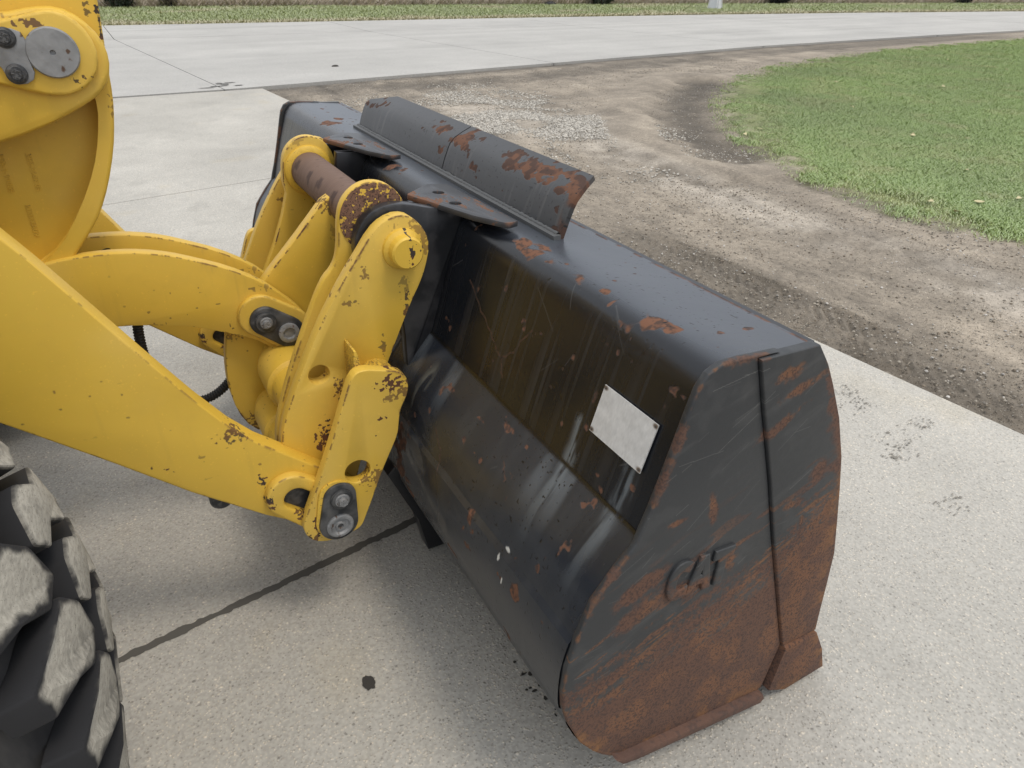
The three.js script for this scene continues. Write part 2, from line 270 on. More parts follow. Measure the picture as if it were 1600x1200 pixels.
{
  const gs = [], r = rng(12); for (let k = 0; k < 46; k++) { const a = r() * 6.28, q = Math.sqrt(r()); gs.push(blot(-0.66 - 0.10 * q * Math.cos(a), -0.27 + 0.14 * q * Math.sin(a) - 0.1 * q * Math.cos(a), 0.003 + 0.010 * r() * r(), 0.003 + 0.010 * r() * r(), 100 + k, 0.004 + k * 0.00004, 14)); }
  const o = put('oil_drips', mergeGeometries(gs), oilMat); tag(o, 'cluster of black drips on the concrete at the heel of the rusty bucket side', 'drips'); o.userData.kind = 'stuff';
  const hs = []; for (const [x, z, s] of [[1.24, -0.84, 1], [1.17, -0.6, 1.2], [1.08, -0.52, 0.9], [1.3, -0.95, 0.8], [0.98, -0.23, 0.8], [1.36, -0.62, 0.7]]) for (let k = 0; k < 34; k++) hs.push(blot(x + (r() - 0.5) * 0.16 * s, z + (r() - 0.5) * 0.11 * s, 0.003 + 0.017 * r() * r() * r(), 0.002 + 0.010 * r() * r() * r(), 300 + hs.length, 0.004 + hs.length * 0.000005, 12));
  const o2 = put('damp_stains', mergeGeometries(hs), dampMat); tag(o2, 'grey damp mottled stains on the concrete right of the bucket side', 'stains'); o2.userData.kind = 'stuff';
  const ts = []; for (const [x, z, rx, rz, k] of [[0.5, -11.5, 0.05, 0.08, 1], [0.36, -11.35, 0.12, 0.025, 2], [0.66, -11.3, 0.07, 0.03, 3], [0.2, -11.25, 0.10, 0.02, 4], [0.58, -11.62, 0.08, 0.03, 5], [0.42, -11.6, 0.05, 0.05, 6]]) ts.push(blot(x, z, rx, rz, 500 + k, 0.01 + 0.0005 * k, 40, 0.9));
  const o3 = put('tar_smear', mergeGeometries(ts), std({ color: lin(0.16, 0.155, 0.145), roughness: 0.9 })); tag(o3, 'dark tar smear on the road where the pad joint meets it', 'tar smear');
}

// lawn outline (clockwise from the far right), closed well outside the frame
const LAWN = [[34, -10.4], [27, -10.7], [20.4, -10.7], [13.8, -10.45], [9.97, -9.6], [7.68, -8.45], [6.35, -7.35], [5.15, -5.95], [4.48, -4.9], [3.95, -3.6], [3.8, -2.9], [3.78, -2.4], [3.9, -2.0], [4.02, -1.5], [4.5, 0.5], [5, 3], [34, 3]];
function inPoly(x, z, P) { let c = false; for (let i = 0, j = P.length - 1; i < P.length; j = i++) if ((P[i][1] > z) !== (P[j][1] > z) && x < (P[j][0] - P[i][0]) * (z - P[i][1]) / (P[j][1] - P[i][1]) + P[i][0]) c = !c; return c; }
// the road beyond the pad
const roadTone = (x, z) => { const n = fbm(x * 0.14 + 5, z * 0.9 + 5, 4, 41), m = fbm(x * 0.5 + 8, z * 0.5 + 8, 4, 45), w = fbm(x * 0.05 + 3, z * 2.2 + 60, 3, 47); const k = 0.82 + 0.2 * n + 0.16 * m + 0.14 * (w - 0.5) - 0.12 * sm(0.62, 0.75, n); return [k, k * 0.998, k * 0.995]; };
const road = thing('road'); struct(road);
{
  // kerbless concrete carriageway in panels; near edge, middle joint, far edge
  const X = [-45, -30, -16, -6, -0.5, 5.5, 11.5, 18, 25, 33, 44, 60, 90];
  const zn = (x) => (x < 0.9 ? -11.02 : x < 3 ? lerp(-10.98, -11.24, (x - 0.9) / 2.1) : x < 13 ? lerp(-11.24, -12.15, (x - 3) / 10) : x < 24 ? -12.15 + 0.0 * x : -12.15 + 0.16 * (x - 24));
  const zm = (x) => -19.6 + 0.072 * (x + 0.7) + (x > 10 ? 0.0035 * (x - 10) * (x - 10) : 0);
  const zf = (x) => -23.75 + 0.15 * x + (x > 11 ? 0.0035 * (x - 11) * (x - 11) : 0);
  const sk = (x, z) => x;                                                    // panels square to the road
  for (let k = 0; k < X.length - 1; k++) {
    const a = X[k] + 0.008, b = X[k + 1] - 0.008, s0 = k === 4 ? 0.0 : 0;
    const nearA = k === 4 ? a + 0.0 : a;
    put('road_panel', slab([nearA + 0.9, zn(nearA + 0.9)], [b + 0.9, zn(b + 0.9)], [b, zm(b) + 0.014], [a, zm(a) + 0.014], 60, 40, 0.004, 0.14, roadTone, 4), roadMat, road);
    put('road_panel', slab([a, zm(a) - 0.014], [b, zm(b) - 0.014], [b, zf(b)], [a, zf(a)], 60, 24, 0.004, 0.14, roadTone, 4), roadMat, road);
  }
  // ---- dirt shoulder between pad, road and lawn
  const dirtTex = (() => {
    const S = 2048, lum = new Float32Array(S * S), bum = new Float32Array(S * S);
    scatter(0, S, S, 60000, (q) => 0.8 + 1.8 * q * q, 131, (k, a, t) => { const v = t < 0.5 ? -0.2 : 0.55 * t; lum[k] = lum[k] * (1 - a) + v * a; bum[k] = Math.max(bum[k], a * 0.6); });
    scatter(0, S, S, 7000, (q) => 2 + 3.5 * q * q * q, 133, (k, a, t) => { const v = t < 0.4 ? -0.25 : 0.9 * t; lum[k] = lum[k] * (1 - a) + v * a; bum[k] = Math.max(bum[k], a); });
    return tex(S, S, (u, v, i, j) => { const k = j * S + i, n = fbm(u * 10, v * 10, 5, 22, 10), m = fbm(u * 120, v * 120, 3, 28, 120), g = (1 + 1.15 * lum[k]) * (0.55 + 0.45 * n + 0.45 * m); return [0.268 * g, 0.230 * g, 0.182 * g, 0.95, 0.25 + 0.5 * bum[k] + 0.25 * m]; }, THREE.RepeatWrapping);
  })();
  const dirtMat = std({ map: dirtTex.map, roughness: 0.95, bumpMap: dirtTex.bump(), bumpScale: 0.012, vertexColors: true });
  const RUT = [[7.4, -8.5], [6.2, -7.6], [5.2, -6.5], [4.55, -5.5], [4.2, -4.7]], RUT2 = [[1.6, -10.6], [3.8, -10.2], [5.5, -10.3], [8, -10.9], [14, -11.4], [20, -11.4]];
  const lineDist = (x, z, P) => { let q = 1e9; for (let i = 0; i < P.length - 1; i++) { const a = P[i], b = P[i + 1], dx = b[0] - a[0], dz = b[1] - a[1], t = clamp(((x - a[0]) * dx + (z - a[1]) * dz) / (dx * dx + dz * dz)); q = Math.min(q, Math.hypot(x - a[0] - t * dx, z - a[1] - t * dz)); } return q; };
  const xs = [], zs = []; for (let x = 0.75; x < 2.7; x += 0.012) xs.push(x); for (let x = 2.7; x < 14; x *= 1.02) xs.push(x); for (let x = 14; x < 60; x *= 1.09) xs.push(x);
  for (let z = 3.2; z > -4; z -= 0.016) zs.push(z); for (let z = -4; z > -12.6; z -= 0.045) zs.push(z); for (let z = -12.6; z > -13; z -= 0.2) zs.push(z);
  const P = [], U = [], C = [], I = [];
  for (const z of zs) for (const x of xs) {
    const e = x - edgeX(z), n = fbm(x * 1.3 + 10, z * 1.3 + 40, 4, 150), m = fbm(x * 6, z * 6 + 40, 4, 155), f = fbm(x * 30, z * 30 + 50, 2, 158), st = fbm(x * 7 + z * 0.5, z * 0.9 + 40, 3, 160);
    let y = -0.02 + 0.03 * (n - 0.5) + 0.016 * (m - 0.5) + 0.007 * (f - 0.5);
    y -= 0.012 * sm(0.35, 0.0, e);
    const rz = z - zn(x); const under = e < 0.004 || rz < 0.01; if (rz < 0.5) y = Math.min(y, -0.008 - 0.03 * sm(0.5, 0.02, rz));
    if (e < 0.12) y = Math.min(y, -0.012 - 0.014 * sm(0.12, 0, e));
    if (under) y = -0.15;
    // tyre prints along the pad: ribs pressed across two bands
    let print = 0;
    if (z > -3.6) for (const [c0, wd, sl] of [[0.15, 0.11, 1], [0.42, 0.13, -1]]) {
      const q = e - c0 - 0.04 * Math.sin(z * 0.8 + sl), band = sm(wd, wd * 0.75, Math.abs(q)); if (band <= 0) continue;
      const ph = Math.abs(((z * 1 + sl * Math.abs(q) * 1.1) / 0.075 % 1 + 1) % 1 - 0.5) * 2, fade = (0.45 + 0.55 * sm(0.35, 0.6, fbm(z * 1.2, 4 + sl, 3, 170))) * sm(-3.6, -2.6, z);
      print = Math.max(print, band * fade); y += band * fade * (0.5 + 0.5 * sm(0.35, 0.6, fbm(x * 9, z * 9 + 60, 3, 175))) * (0.018 * sm(0.25, 0.65, ph) - 0.02);
    }
    const rut = sm(0.55, 0.05, lineDist(x, z, RUT) + 0.25 * (m - 0.5)), rut2 = sm(0.7, 0.1, lineDist(x, z, RUT2) + 0.5 * (m - 0.45)); y -= 0.05 * rut; y += 0.03 * sm(0.4, 0.1, Math.abs(lineDist(x, z, RUT) - 0.75));
    P.push(x, y, z); U.push(x / 2.6, z / 2.6);
    let k = 0.93 + 0.5 * (n - 0.42) + 0.4 * (m - 0.5) + 0.55 * (st - 0.5) + 0.25 * (f - 0.5);
    const mud = Math.max(0.62 * rut * sm(0.25, 0.55, m + 0.2), 0.42 * rut2, 0.55 * sm(0.75, 0.1, rz) * sm(0.35, 0.6, m + 0.15), 0.40 * sm(0.75, 0.3, e + 0.3 * (n - 0.5)) * sm(-4.5, -2.5, z), 0.5 * print, 0.28 * sm(0.5, 0.1, e));
    const grav = Math.max(sm(1.5, 0.3, Math.hypot((x - 3.1) / 1.1, (z + 7.6) / 1.5)), sm(0.5, 0.1, Math.abs(x - 3.05 - 0.10 * (z + 3.2) * (z + 3.2) * (z < -3.2 ? 0.35 : 0.12))) * sm(-7, -5.5, z)) * sm(0.32, 0.55, n * 0.6 + m * 0.4);
    k *= 1 - mud; const gg = 0.26 * grav * (1 - mud);
    let lw = 0; if (x > 3.2) { const d = segDist(x, z, LAWN); lw = inPoly(x, z, LAWN) ? sm(-0.1, 0.5, d - 0.5 * (m - 0.4)) : 0; }
    C.push(k * (1 + gg * 0.95) * lerp(1, 0.62, lw), k * (1 + gg * 1.1) * lerp(1, 0.82, lw), k * (1 + gg * 1.35) * lerp(1, 0.42, lw));
  }
  const nx = xs.length; for (let j = 0; j < zs.length - 1; j++) for (let i = 0; i < nx - 1; i++) { const a = j * nx + i; I.push(a, a + 1, a + nx + 1, a, a + nx + 1, a + nx); }
  const g = new THREE.BufferGeometry(); g.setAttribute('position', new THREE.Float32BufferAttribute(P, 3)); g.setAttribute('uv', new THREE.Float32BufferAttribute(U, 2)); g.setAttribute('color', new THREE.Float32BufferAttribute(C, 3)); g.setIndex(I); g.computeVertexNormals();
  struct(put('dirt_shoulder', g, dirtMat));
}
const bladeTuft = (n, h, w, spread, seed) => {
  const r = rng(seed), P = [], N = [], I = [];
  for (let k = 0; k < n; k++) {
    const a = r() * 6.28, x = (r() - 0.5) * spread, z = (r() - 0.5) * spread, hh = h * (0.55 + 0.6 * r()), lean = hh * (0.5 + 1.5 * r()), ca = Math.cos(a), sa = Math.sin(a), b = P.length / 3;
    const b2 = r() * 6.28, wx = Math.cos(b2) * w * 0.5, wz = Math.sin(b2) * w * 0.5;
    P.push(x - wx, 0, z - wz, x + wx, 0, z + wz, x + ca * lean * 0.35 - wx * 0.8, hh * 0.6, z + sa * lean * 0.35 - wz * 0.8, x + ca * lean * 0.35 + wx * 0.8, hh * 0.6, z + sa * lean * 0.35 + wz * 0.8, x + ca * lean, hh, z + sa * lean);
    for (let q = 0; q < 5; q++) N.push(ca * 0.3, 0.9, sa * 0.3);
    // wind each blade so that its front is the side that faces up
    const ny = (P[3 * b + 5] - P[3 * b + 2]) * (P[3 * b + 12] - P[3 * b]) - (P[3 * b + 3] - P[3 * b]) * (P[3 * b + 14] - P[3 * b + 2]);
    ny > 0 ? I.push(b, b + 1, b + 3, b, b + 3, b + 2, b + 2, b + 3, b + 4) : I.push(b, b + 3, b + 1, b, b + 2, b + 3, b + 2, b + 4, b + 3);
  }
  const g = new THREE.BufferGeometry(); g.setAttribute('position', new THREE.Float32BufferAttribute(P, 3)); g.setAttribute('normal', new THREE.Float32BufferAttribute(N, 3)); g.setAttribute('uv', new THREE.Float32BufferAttribute(new Float32Array(P.length / 3 * 2), 2)); g.setIndex(I); return g;
};
function strew(name, geo, m, list, parent = scene) {
  const o = new THREE.InstancedMesh(geo, m, list.length), M = new THREE.Matrix4(), q = new THREE.Quaternion(), e = new THREE.Euler(), p = new THREE.Vector3(), s = new THREE.Vector3();
  list.forEach((t, i) => { e.set(t.rx ?? 0, t.ry ?? 0, t.rz ?? 0); q.setFromEuler(e); p.set(t.x, t.y, t.z); if (t.sy) s.set(t.s, t.sy, t.s); else s.setScalar(t.s); M.compose(p, q, s); o.setMatrixAt(i, M); o.setColorAt(i, new THREE.Color().setRGB(...t.c)); });
  o.name = parent === scene ? numbered(name) : name; o.castShadow = o.receiveShadow = true; o.userData.kind = 'stuff'; parent.add(o); return o;
}
const leafMat = new THREE.MeshPhysicalMaterial({ side: THREE.DoubleSide, color: 0xffffff, roughness: 0.9, transmission: 0.25, thickness: 0 });
{
  const r = rng(401), list = [];
  const rightEdge = (z) => 3.96 + (-1.63 - z) * 1.82 + 2.5;
  for (let tries = 0; tries < 900000 && list.length < 330000; tries++) {
    const z = -11 + 12.5 * r(), x = 3.6 + 30 * Math.pow(r(), 1.35); if (!inPoly(x, z, LAWN)) continue; const out = x > rightEdge(z); if (out && r() < 0.75) continue; if (z < -8 && r() < 0.25) continue;
    const d = segDist(x, z, LAWN), n = fbm(x * 0.7, z * 0.7 + 50, 4, 410), m = fbm(x * 3.2, z * 3.2 + 50, 3, 415);
    if (r() > sm(0.0, 0.6, d - 1.1 * (m - 0.38)) + 0.04) continue;
    const dry = 1.1 * sm(0.45, 0.8, m * 0.7 + 0.3 * r() + 0.15 * sm(0.7, 0, d)), k = 0.75 + 0.5 * n + 0.25 * (r() - 0.5);
    const c = mix3([0.215 * k, 0.325 * k, 0.055 * k], [0.34 * k, 0.345 * k, 0.12 * k], 0.6 * dry);
    list.push({ x, y: -0.006, z, ry: r() * 6.28, s: 0.75 + 0.55 * r() * (0.6 + 0.8 * n), c });
  }
  tag(strew('lawn_grass', bladeTuft(7, 0.024, 0.0048, 0.10, 3), leafMat, list), 'mown green grass of the lawn in the bend of the dirt track', 'grass');
  // ragged strays on the dirt edge and the gravel
  const pebGeo = (seed) => { const rr = rng(seed), g2 = new THREE.IcosahedronGeometry(1, 0), m2 = mergeVertices((g2.deleteAttribute('uv'), g2.deleteAttribute('normal'), g2)), p = m2.attributes.position; for (let i = 0; i < p.count; i++) { const k = 0.75 + 0.4 * rr(); p.setXYZ(i, p.getX(i) * k, p.getY(i) * k * 0.62, p.getZ(i) * k); } const f = m2.toNonIndexed(); f.computeVertexNormals(); f.setAttribute('uv', new THREE.Float32BufferAttribute(new Float32Array(f.attributes.position.count * 2), 2)); return f; };
  const pl = [[], []], stoneMat = std({ color: 0xffffff, roughness: 0.9 });
  for (let tries = 0; tries < 260000 && pl[0].length + pl[1].length < 60000; tries++) {
    const z = 2 - 13 * Math.pow(r(), 0.8), x = edgeX(z) + 0.02 + (z < -5 ? 9 : 3.5) * r(); if (inPoly(x, z, LAWN) && segDist(x, z, LAWN) > 0.25) continue; if (z < -10.9 - 0.09 * Math.max(0, x - 2)) continue;
    const n = fbm(x * 1.3 + 10, z * 1.3 + 40, 4, 150); if (r() > 0.3 + 1.1 * sm(0.4, 0.65, n)) continue;
    const q = r(), s = 0.002 + 0.0075 * q * q * q * q * q * q, t = r(), k = 0.55 + 0.75 * r();
    pl[tries & 1].push({ x, y: -0.017 + 0.03 * (n - 0.5), z, ry: r() * 6.28, s, c: t < 0.6 ? [0.29 * k, 0.26 * k, 0.215 * k] : t < 0.85 ? [0.2 * k, 0.165 * k, 0.125 * k] : [0.42 * k, 0.40 * k, 0.37 * k] });
  }
  for (let k = 0; k < 52000; k++) { const a = r() * 6.283, q = Math.sqrt(-Math.log(1 - r() * 0.95)) * 0.62, x = 3.2 + 2.1 * q * Math.cos(a) + 0.9 * (fbm(k * 0.13, 3, 2, 5) - 0.5), z = -7.2 + 2.9 * q * Math.sin(a); if (r() > sm(0.30, 0.62, fbm(x * 1.6 + 10, z * 1.6 + 40, 3, 152))) continue; if (x < edgeX(z) + 0.1 || z < -10.6 || x > 4.1 + 0.5 * r()) continue; const kk = 0.5 + 0.8 * r(), n = fbm(x * 1.3 + 10, z * 1.3 + 40, 4, 150); pl[k & 1].push({ x, y: -0.014 + 0.03 * (n - 0.5), z, ry: r() * 6.28, s: 0.004 + 0.012 * Math.pow(r(), 3), c: [0.43 * kk, 0.405 * kk, 0.36 * kk] }); }
  pl.forEach((l, i) => tag(strew('gravel', pebGeo(60 + i), stoneMat, l), i ? 'small grey pebbles strewn over the dirt track' : 'pale gravel bits strewn over the dirt track beside the pad', 'gravel'));
  // fallen leaves
  const lp = []; for (let k = 0; k < 12; k++) { const a = k / 12 * 6.28, q = 1 + 0.3 * Math.sin(a * 3); lp.push([0.03 * q * Math.cos(a), 0.022 * q * Math.sin(a)]); }
  const lg = plate(chaikin(lp), 0, 0.0012, { bevel: 0 }); { const p = lg.attributes.position; for (let i = 0; i < p.count; i++) p.setZ(i, p.getZ(i) + 9 * p.getX(i) * p.getX(i)); lg.rotateX(-Math.PI / 2); lg.computeVertexNormals(); }
  const lm = std({ color: lin(0.5, 0.45, 0.26), roughness: 0.8 });
  let first; const LEAVES = [[13.6, -8.44, 'farthest back near the road'], [13.2, -7.05, 'far back at the right edge'], [6.5, -4.24, 'alone in the middle of the grass'], [7.4, -5.75, 'in the back left of the lawn'], [6.89, -3.86, 'just right of the leaf in the middle'], [5.56, -3.03, 'between the middle and the front edge'], [4.31, -2.57, 'at the front edge, leftmost of three'], [4.66, -2.38, 'at the front edge, middle of three'], [5.05, -2.28, 'at the front edge, rightmost of three'], [4.87, -5.15, 'nearest the muddy bend of the track'], [5.24, -5.27, 'beside the one nearest the muddy bend'], [10.2, -6.3, 'halfway to the back on the right'], [4.25, -2.3, 'lowest, right on the dirt margin'], [9.1, -7.4, 'toward the back left corner']];
  LEAVES.forEach(([x, z, where], i) => {
    const o = i ? first.clone() : (first = new THREE.Mesh(lg, lm)); o.userData = {}; tag(o, 'pale fallen leaf on the lawn, ' + where, 'leaf', 'fallen leaves on the lawn');
    o.name = numbered('fallen_leaf'); o.position.set(x, 0.03, z); o.rotation.set(0.3 * Math.sin(i * 3), i * 2.1, 0.3 * Math.cos(i * 5)); o.scale.setScalar(0.8 + 0.4 * Math.abs(Math.sin(i * 7))); o.castShadow = true; scene.add(o);
  });
}

// ================================================================== BEYOND THE ROAD
{
  const zf = (x) => -23.75 + 0.15 * x + (x > 11 ? 0.0035 * (x - 11) * (x - 11) : 0), zb = (x) => -32.7 + 0.24 * x + (x > 0 ? 0.0016 * x * x : 0);
  const band = (f0, f1, y0, y1, n = 80) => { const P = [], U = [], I = []; for (let i = 0; i <= n; i++) { const x = -45 + 110 * i / n; P.push(x, y0, f0(x), x, y1, f1(x)); U.push(x / 3, f0(x) / 3, x / 3, f1(x) / 3); if (i) { const k = 2 * i; I.push(k - 2, k, k + 1, k - 2, k + 1, k - 1); } } const g = new THREE.BufferGeometry(); g.setAttribute('position', new THREE.Float32BufferAttribute(P, 3)); g.setAttribute('uv', new THREE.Float32BufferAttribute(U, 2)); g.setIndex(I); g.computeVertexNormals(); return g; };
  const vt = tex(512, 512, (u, v) => { const n = fbm(u * 12, v * 12, 5, 53, 12), m = vn(u * 200, v * 200, 57, 200); const c = mix3([0.19, 0.23, 0.075], [0.30, 0.27, 0.15], sm(0.35, 0.8, n)); return [...c.map((q) => q * (0.8 + 0.4 * m)), 1, n]; }, THREE.RepeatWrapping);
  struct(put('verge', band((x) => zf(x) + 0.3, zb, -0.02, 0.0), std({ map: vt.map, roughness: 1 })));
  const ft = tex(512, 512, (u, v) => { const n = fbm(u * 12, v * 12, 5, 73, 12); const c = mix3([0.36, 0.31, 0.24], [0.52, 0.46, 0.38], n); return [...c, 1, n]; }, THREE.RepeatWrapping);
  struct(put('field', mergeGeometries([band((x) => zb(x) + 0.1, (x) => zb(x) - 4, -0.01, 0.62), band((x) => zb(x) - 4, (x) => zb(x) - 90, 0.62, 0.9)]), std({ map: ft.map, roughness: 1 })));
  const r = rng(700), vg = [], dg = [];
  for (let k = 0; k < 60000; k++) { const x = -3 + 48 * Math.pow(r(), 0.85), t = r(), z = lerp(zf(x) - 0.05, zb(x), t), n = fbm(x * 0.6 + 9, z * 0.8 + 90, 4, 710), ed = sm(0.14, 0.02, t + 0.08 * (n - 0.5)), kk = 0.75 + 0.5 * r(); const c = mix3([0.29 * kk, 0.345 * kk, 0.125 * kk], [0.48 * kk, 0.43 * kk, 0.27 * kk], clamp(ed * 0.9 + 0.7 * sm(0.55, 0.75, n))); vg.push({ x, y: -0.015, z, ry: r() * 6.28, s: 0.8 + 0.7 * r(), c }); }
  tag(strew('verge_grass', bladeTuft(5, 0.065, 0.02, 0.2, 5), leafMat, vg), 'short green roadside grass strip beyond the road', 'grass');
  for (let k = 0; k < 22000; k++) { const x = -4 + 52 * Math.pow(r(), 0.85), d = 6 * r() * r(), z = zb(x) + 0.15 - d, n = fbm(x * 0.9 + 9, z * 0.9 + 90, 4, 720), kk = 0.6 + 0.75 * r() * (0.6 + 0.8 * n); const c = r() < 0.86 ? [0.62 * kk, 0.54 * kk, 0.44 * kk] : [0.4 * kk, 0.38 * kk, 0.23 * kk]; dg.push({ x, y: -0.01 + 0.157 * Math.max(0, d - 0.25), z, ry: r() * 6.28, s: 0.55 + 0.6 * n + 0.3 * r(), c }); }
  tag(strew('tall_dry_grass', bladeTuft(8, 0.42, 0.014, 0.34, 6), leafMat, dg), 'tall tan dry grass of the field beyond the roadside strip', 'grass');
  // dark shrubs standing at the edge of the dry grass, each trunk + crown
  const leaf = new THREE.BufferGeometry(); leaf.setAttribute('position', new THREE.Float32BufferAttribute([-0.5, 0, 0, 0.5, 0, 0, 0, 1, 0.15], 3)); leaf.setAttribute('normal', new THREE.Float32BufferAttribute([0, 0.5, 1, 0, 0.5, 1, 0, 0.5, 1], 3));
  const shrub = (x, z, w, h, label, seed, tint) => {
    const t = tag(thing('evergreen_shrub', x, 0, z), label, 'shrub', 'dark evergreen shrubs along the dry grass'), rr = rng(seed);
    const tr = new THREE.CylinderGeometry(0.02, 0.05, h * 0.8, 7); tr.translate(0, h * 0.4, 0); put('trunk', tr, std({ color: lin(0.07, 0.05, 0.035), roughness: 1 }), t);
    const P = [], C = []; const v = new THREE.Vector3(), e = new THREE.Euler(), M = new THREE.Matrix4();
    for (let k = 0; k < 1500; k++) {
      const hh = 0.04 + 0.96 * rr(), a = rr() * 6.28, prof = w * 0.5 * Math.min(1, 0.55 + hh * 2.2) * (1 - 0.75 * Math.max(0, hh - 0.35)) * (0.75 + 0.5 * fbm(a * 1.2 + seed, hh * 5, 2, seed)), q = prof * Math.sqrt(0.25 + 0.75 * rr());
      e.set(rr() * 3, rr() * 6, rr() * 3); M.makeRotationFromEuler(e); const s = 0.05 + 0.06 * rr(), kk = 0.6 + 0.7 * rr();
      for (const [lx, ly, lz] of [[-0.5, 0, 0], [0.5, 0, 0], [0, 1, 0.15]]) { v.set(lx * s, ly * s * 1.6, lz * s).applyMatrix4(M); P.push(v.x + q * Math.cos(a), v.y + hh * h, v.z + q * Math.sin(a)); C.push(tint[0] * kk, tint[1] * kk, tint[2] * kk); }
    }
    const g = new THREE.BufferGeometry(); g.setAttribute('position', new THREE.Float32BufferAttribute(P, 3)); g.setAttribute('color', new THREE.Float32BufferAttribute(C, 3)); g.computeVertexNormals(); put('crown', g, std({ vertexColors: true, roughness: 0.8 }), t);
  };
  const G = [0.022, 0.032, 0.018], B = [0.035, 0.03, 0.024];
  shrub(0.6, -32.2, 1.0, 1.3, 'dark green evergreen shrub at the far left, nearest the yellow loader', 11, G);
  shrub(2.2, -32.1, 0.6, 1.2, 'narrow brown-green shrub just right of the leftmost shrub', 12, B);
  shrub(15.3, -29.3, 0.85, 1.2, 'dull brown shrub above the bucket, left of the round dark one', 13, B);
  shrub(18.7, -27.3, 1.05, 1.2, 'broad dark shrub between the brown shrub and the white marker', 14, G);
  shrub(26.6, -24.9, 1.15, 1.2, 'black-green shrub right of the white marker beyond the road', 15, [0.016, 0.018, 0.016]);
  shrub(35.6, -22.1, 1.2, 1.2, 'dark shrub beyond the road near the right edge of the photo', 16, [0.016, 0.018, 0.018]);
  const rock = (name, x, z, sx, sy, sz, col, label, cat, seed) => { const g = new THREE.IcosahedronGeometry(1, 3); const p = g.attributes.position; for (let i = 0; i < p.count; i++) { const a = p.getX(i), b = p.getY(i), c = p.getZ(i), k = 0.75 + 0.5 * fbm(a * 1.6 + seed, b * 1.6 + c * 1.3 + seed, 3, seed); p.setXYZ(i, a * sx * k, Math.max(-0.1, b) * sy * k, c * sz * k); } const m = mergeVertices((g.deleteAttribute('normal'), g), 1e-4); m.computeVertexNormals(); m.translate(0, 0, 0); const o = put(name, m, std({ color: lin(...col), roughness: 0.9 })); o.position.set(x, 0, z); tag(o, label, cat); };
  rock('low_stone', 16.6, -28.0, 0.28, 0.16, 0.2, [0.045, 0.045, 0.048], 'low dark grey stone on the grass between the two middle shrubs', 'stone', 31);
  rock('white_stone', 12.9, -29.5, 0.26, 0.10, 0.18, [0.75, 0.74, 0.72], 'flat white stone at the foot of the dry grass, left of the middle shrubs', 'stone', 32);
  rock('white_stone', 3.2, -32.6, 0.22, 0.14, 0.18, [0.7, 0.69, 0.67], 'white stone in the dry grass right of the two leftmost shrubs', 'stone', 33);
  rock('road_debris', 2.61, -12.8, 0.07, 0.03, 0.04, [0.05, 0.045, 0.04], 'small dark clod lying alone on the pale road', 'clod', 34);
  // tapered pale marker at the road
  const mk = tag(thing('roadside_marker', 21.2, -0.02, -23.1), 'pale grey tapered marker post standing on the grass across the road', 'marker post');
  const body = new THREE.CylinderGeometry(0.11, 0.30, 1.2, 4, 1); body.rotateY(Math.PI / 4 + 0.5); body.translate(0, 0.6, 0); put('body', toCreasedNormals(body, 0.3), std({ color: lin(0.55, 0.56, 0.58), roughness: 0.6 }), mk);
  for (let k = 0; k < 4; k++) { const a = k * Math.PI / 2 + 0.5, g = new THREE.CylinderGeometry(0.013, 0.013, 1.22, 6); g.translate(0, 0, 0); const o = put('edge_rib', g, std({ color: lin(0.7, 0.7, 0.7), roughness: 0.5 }), mk); o.position.set(0.205 * Math.cos(a), 0.6, 0.205 * Math.sin(a)); o.rotation.set(0, -a, 0); o.rotateZ(0.157); }
  const foot = new THREE.BoxGeometry(0.5, 0.05, 0.5); foot.rotateY(0.5 + Math.PI / 4); foot.translate(0, 0.02, 0); put('foot', foot, std({ color: lin(0.6, 0.6, 0.6), roughness: 0.7 }), mk);
}
const LETTER = { font: null }, LUG0 = 0.05;
// ================================================================== THE BUCKET
const W = 2.75, ZC = -1.375, BT = 0.016;                 // width, middle, side plate thickness
const SIDE_REAR = [[-0.692, 0.132], [-0.722, 0.148], [-0.746, 0.171], [-0.774, 0.206], [-0.812, 0.266], [-0.846, 0.352], [-0.862, 0.411], [-0.866, 0.467], [-0.861, 0.532], [-0.84, 0.609], [-0.812, 0.685], [-0.765, 0.745], [-0.727, 0.787], [-0.719, 0.813], [-0.704, 0.854], [-0.688, 0.907], [-0.669, 0.973], [-0.649, 1.047], [-0.638, 1.083], [-0.622, 1.107], [-0.596, 1.119], [-0.551, 1.118], [-0.459, 1.108]];
const SEAM = [[-0.513, 1.108], [-0.475, 0.994], [-0.41, 0.811], [-0.355, 0.64], [-0.307, 0.5], [-0.262, 0.37], [-0.23, 0.277], [-0.208, 0.216], [-0.236, 0.062]];
const SIDE_FRONT = [[-0.367, 1.10], [-0.33, 1.052], [-0.297, 0.997], [-0.249, 0.909], [-0.202, 0.798], [-0.172, 0.7], [-0.141, 0.588], [-0.114, 0.487], [-0.102, 0.375], [-0.094, 0.282], [-0.086, 0.205]];
const bucket = tag(thing('loader_bucket'), 'large black wheel loader bucket with rusty worn side resting on the concrete pad', 'loader bucket');
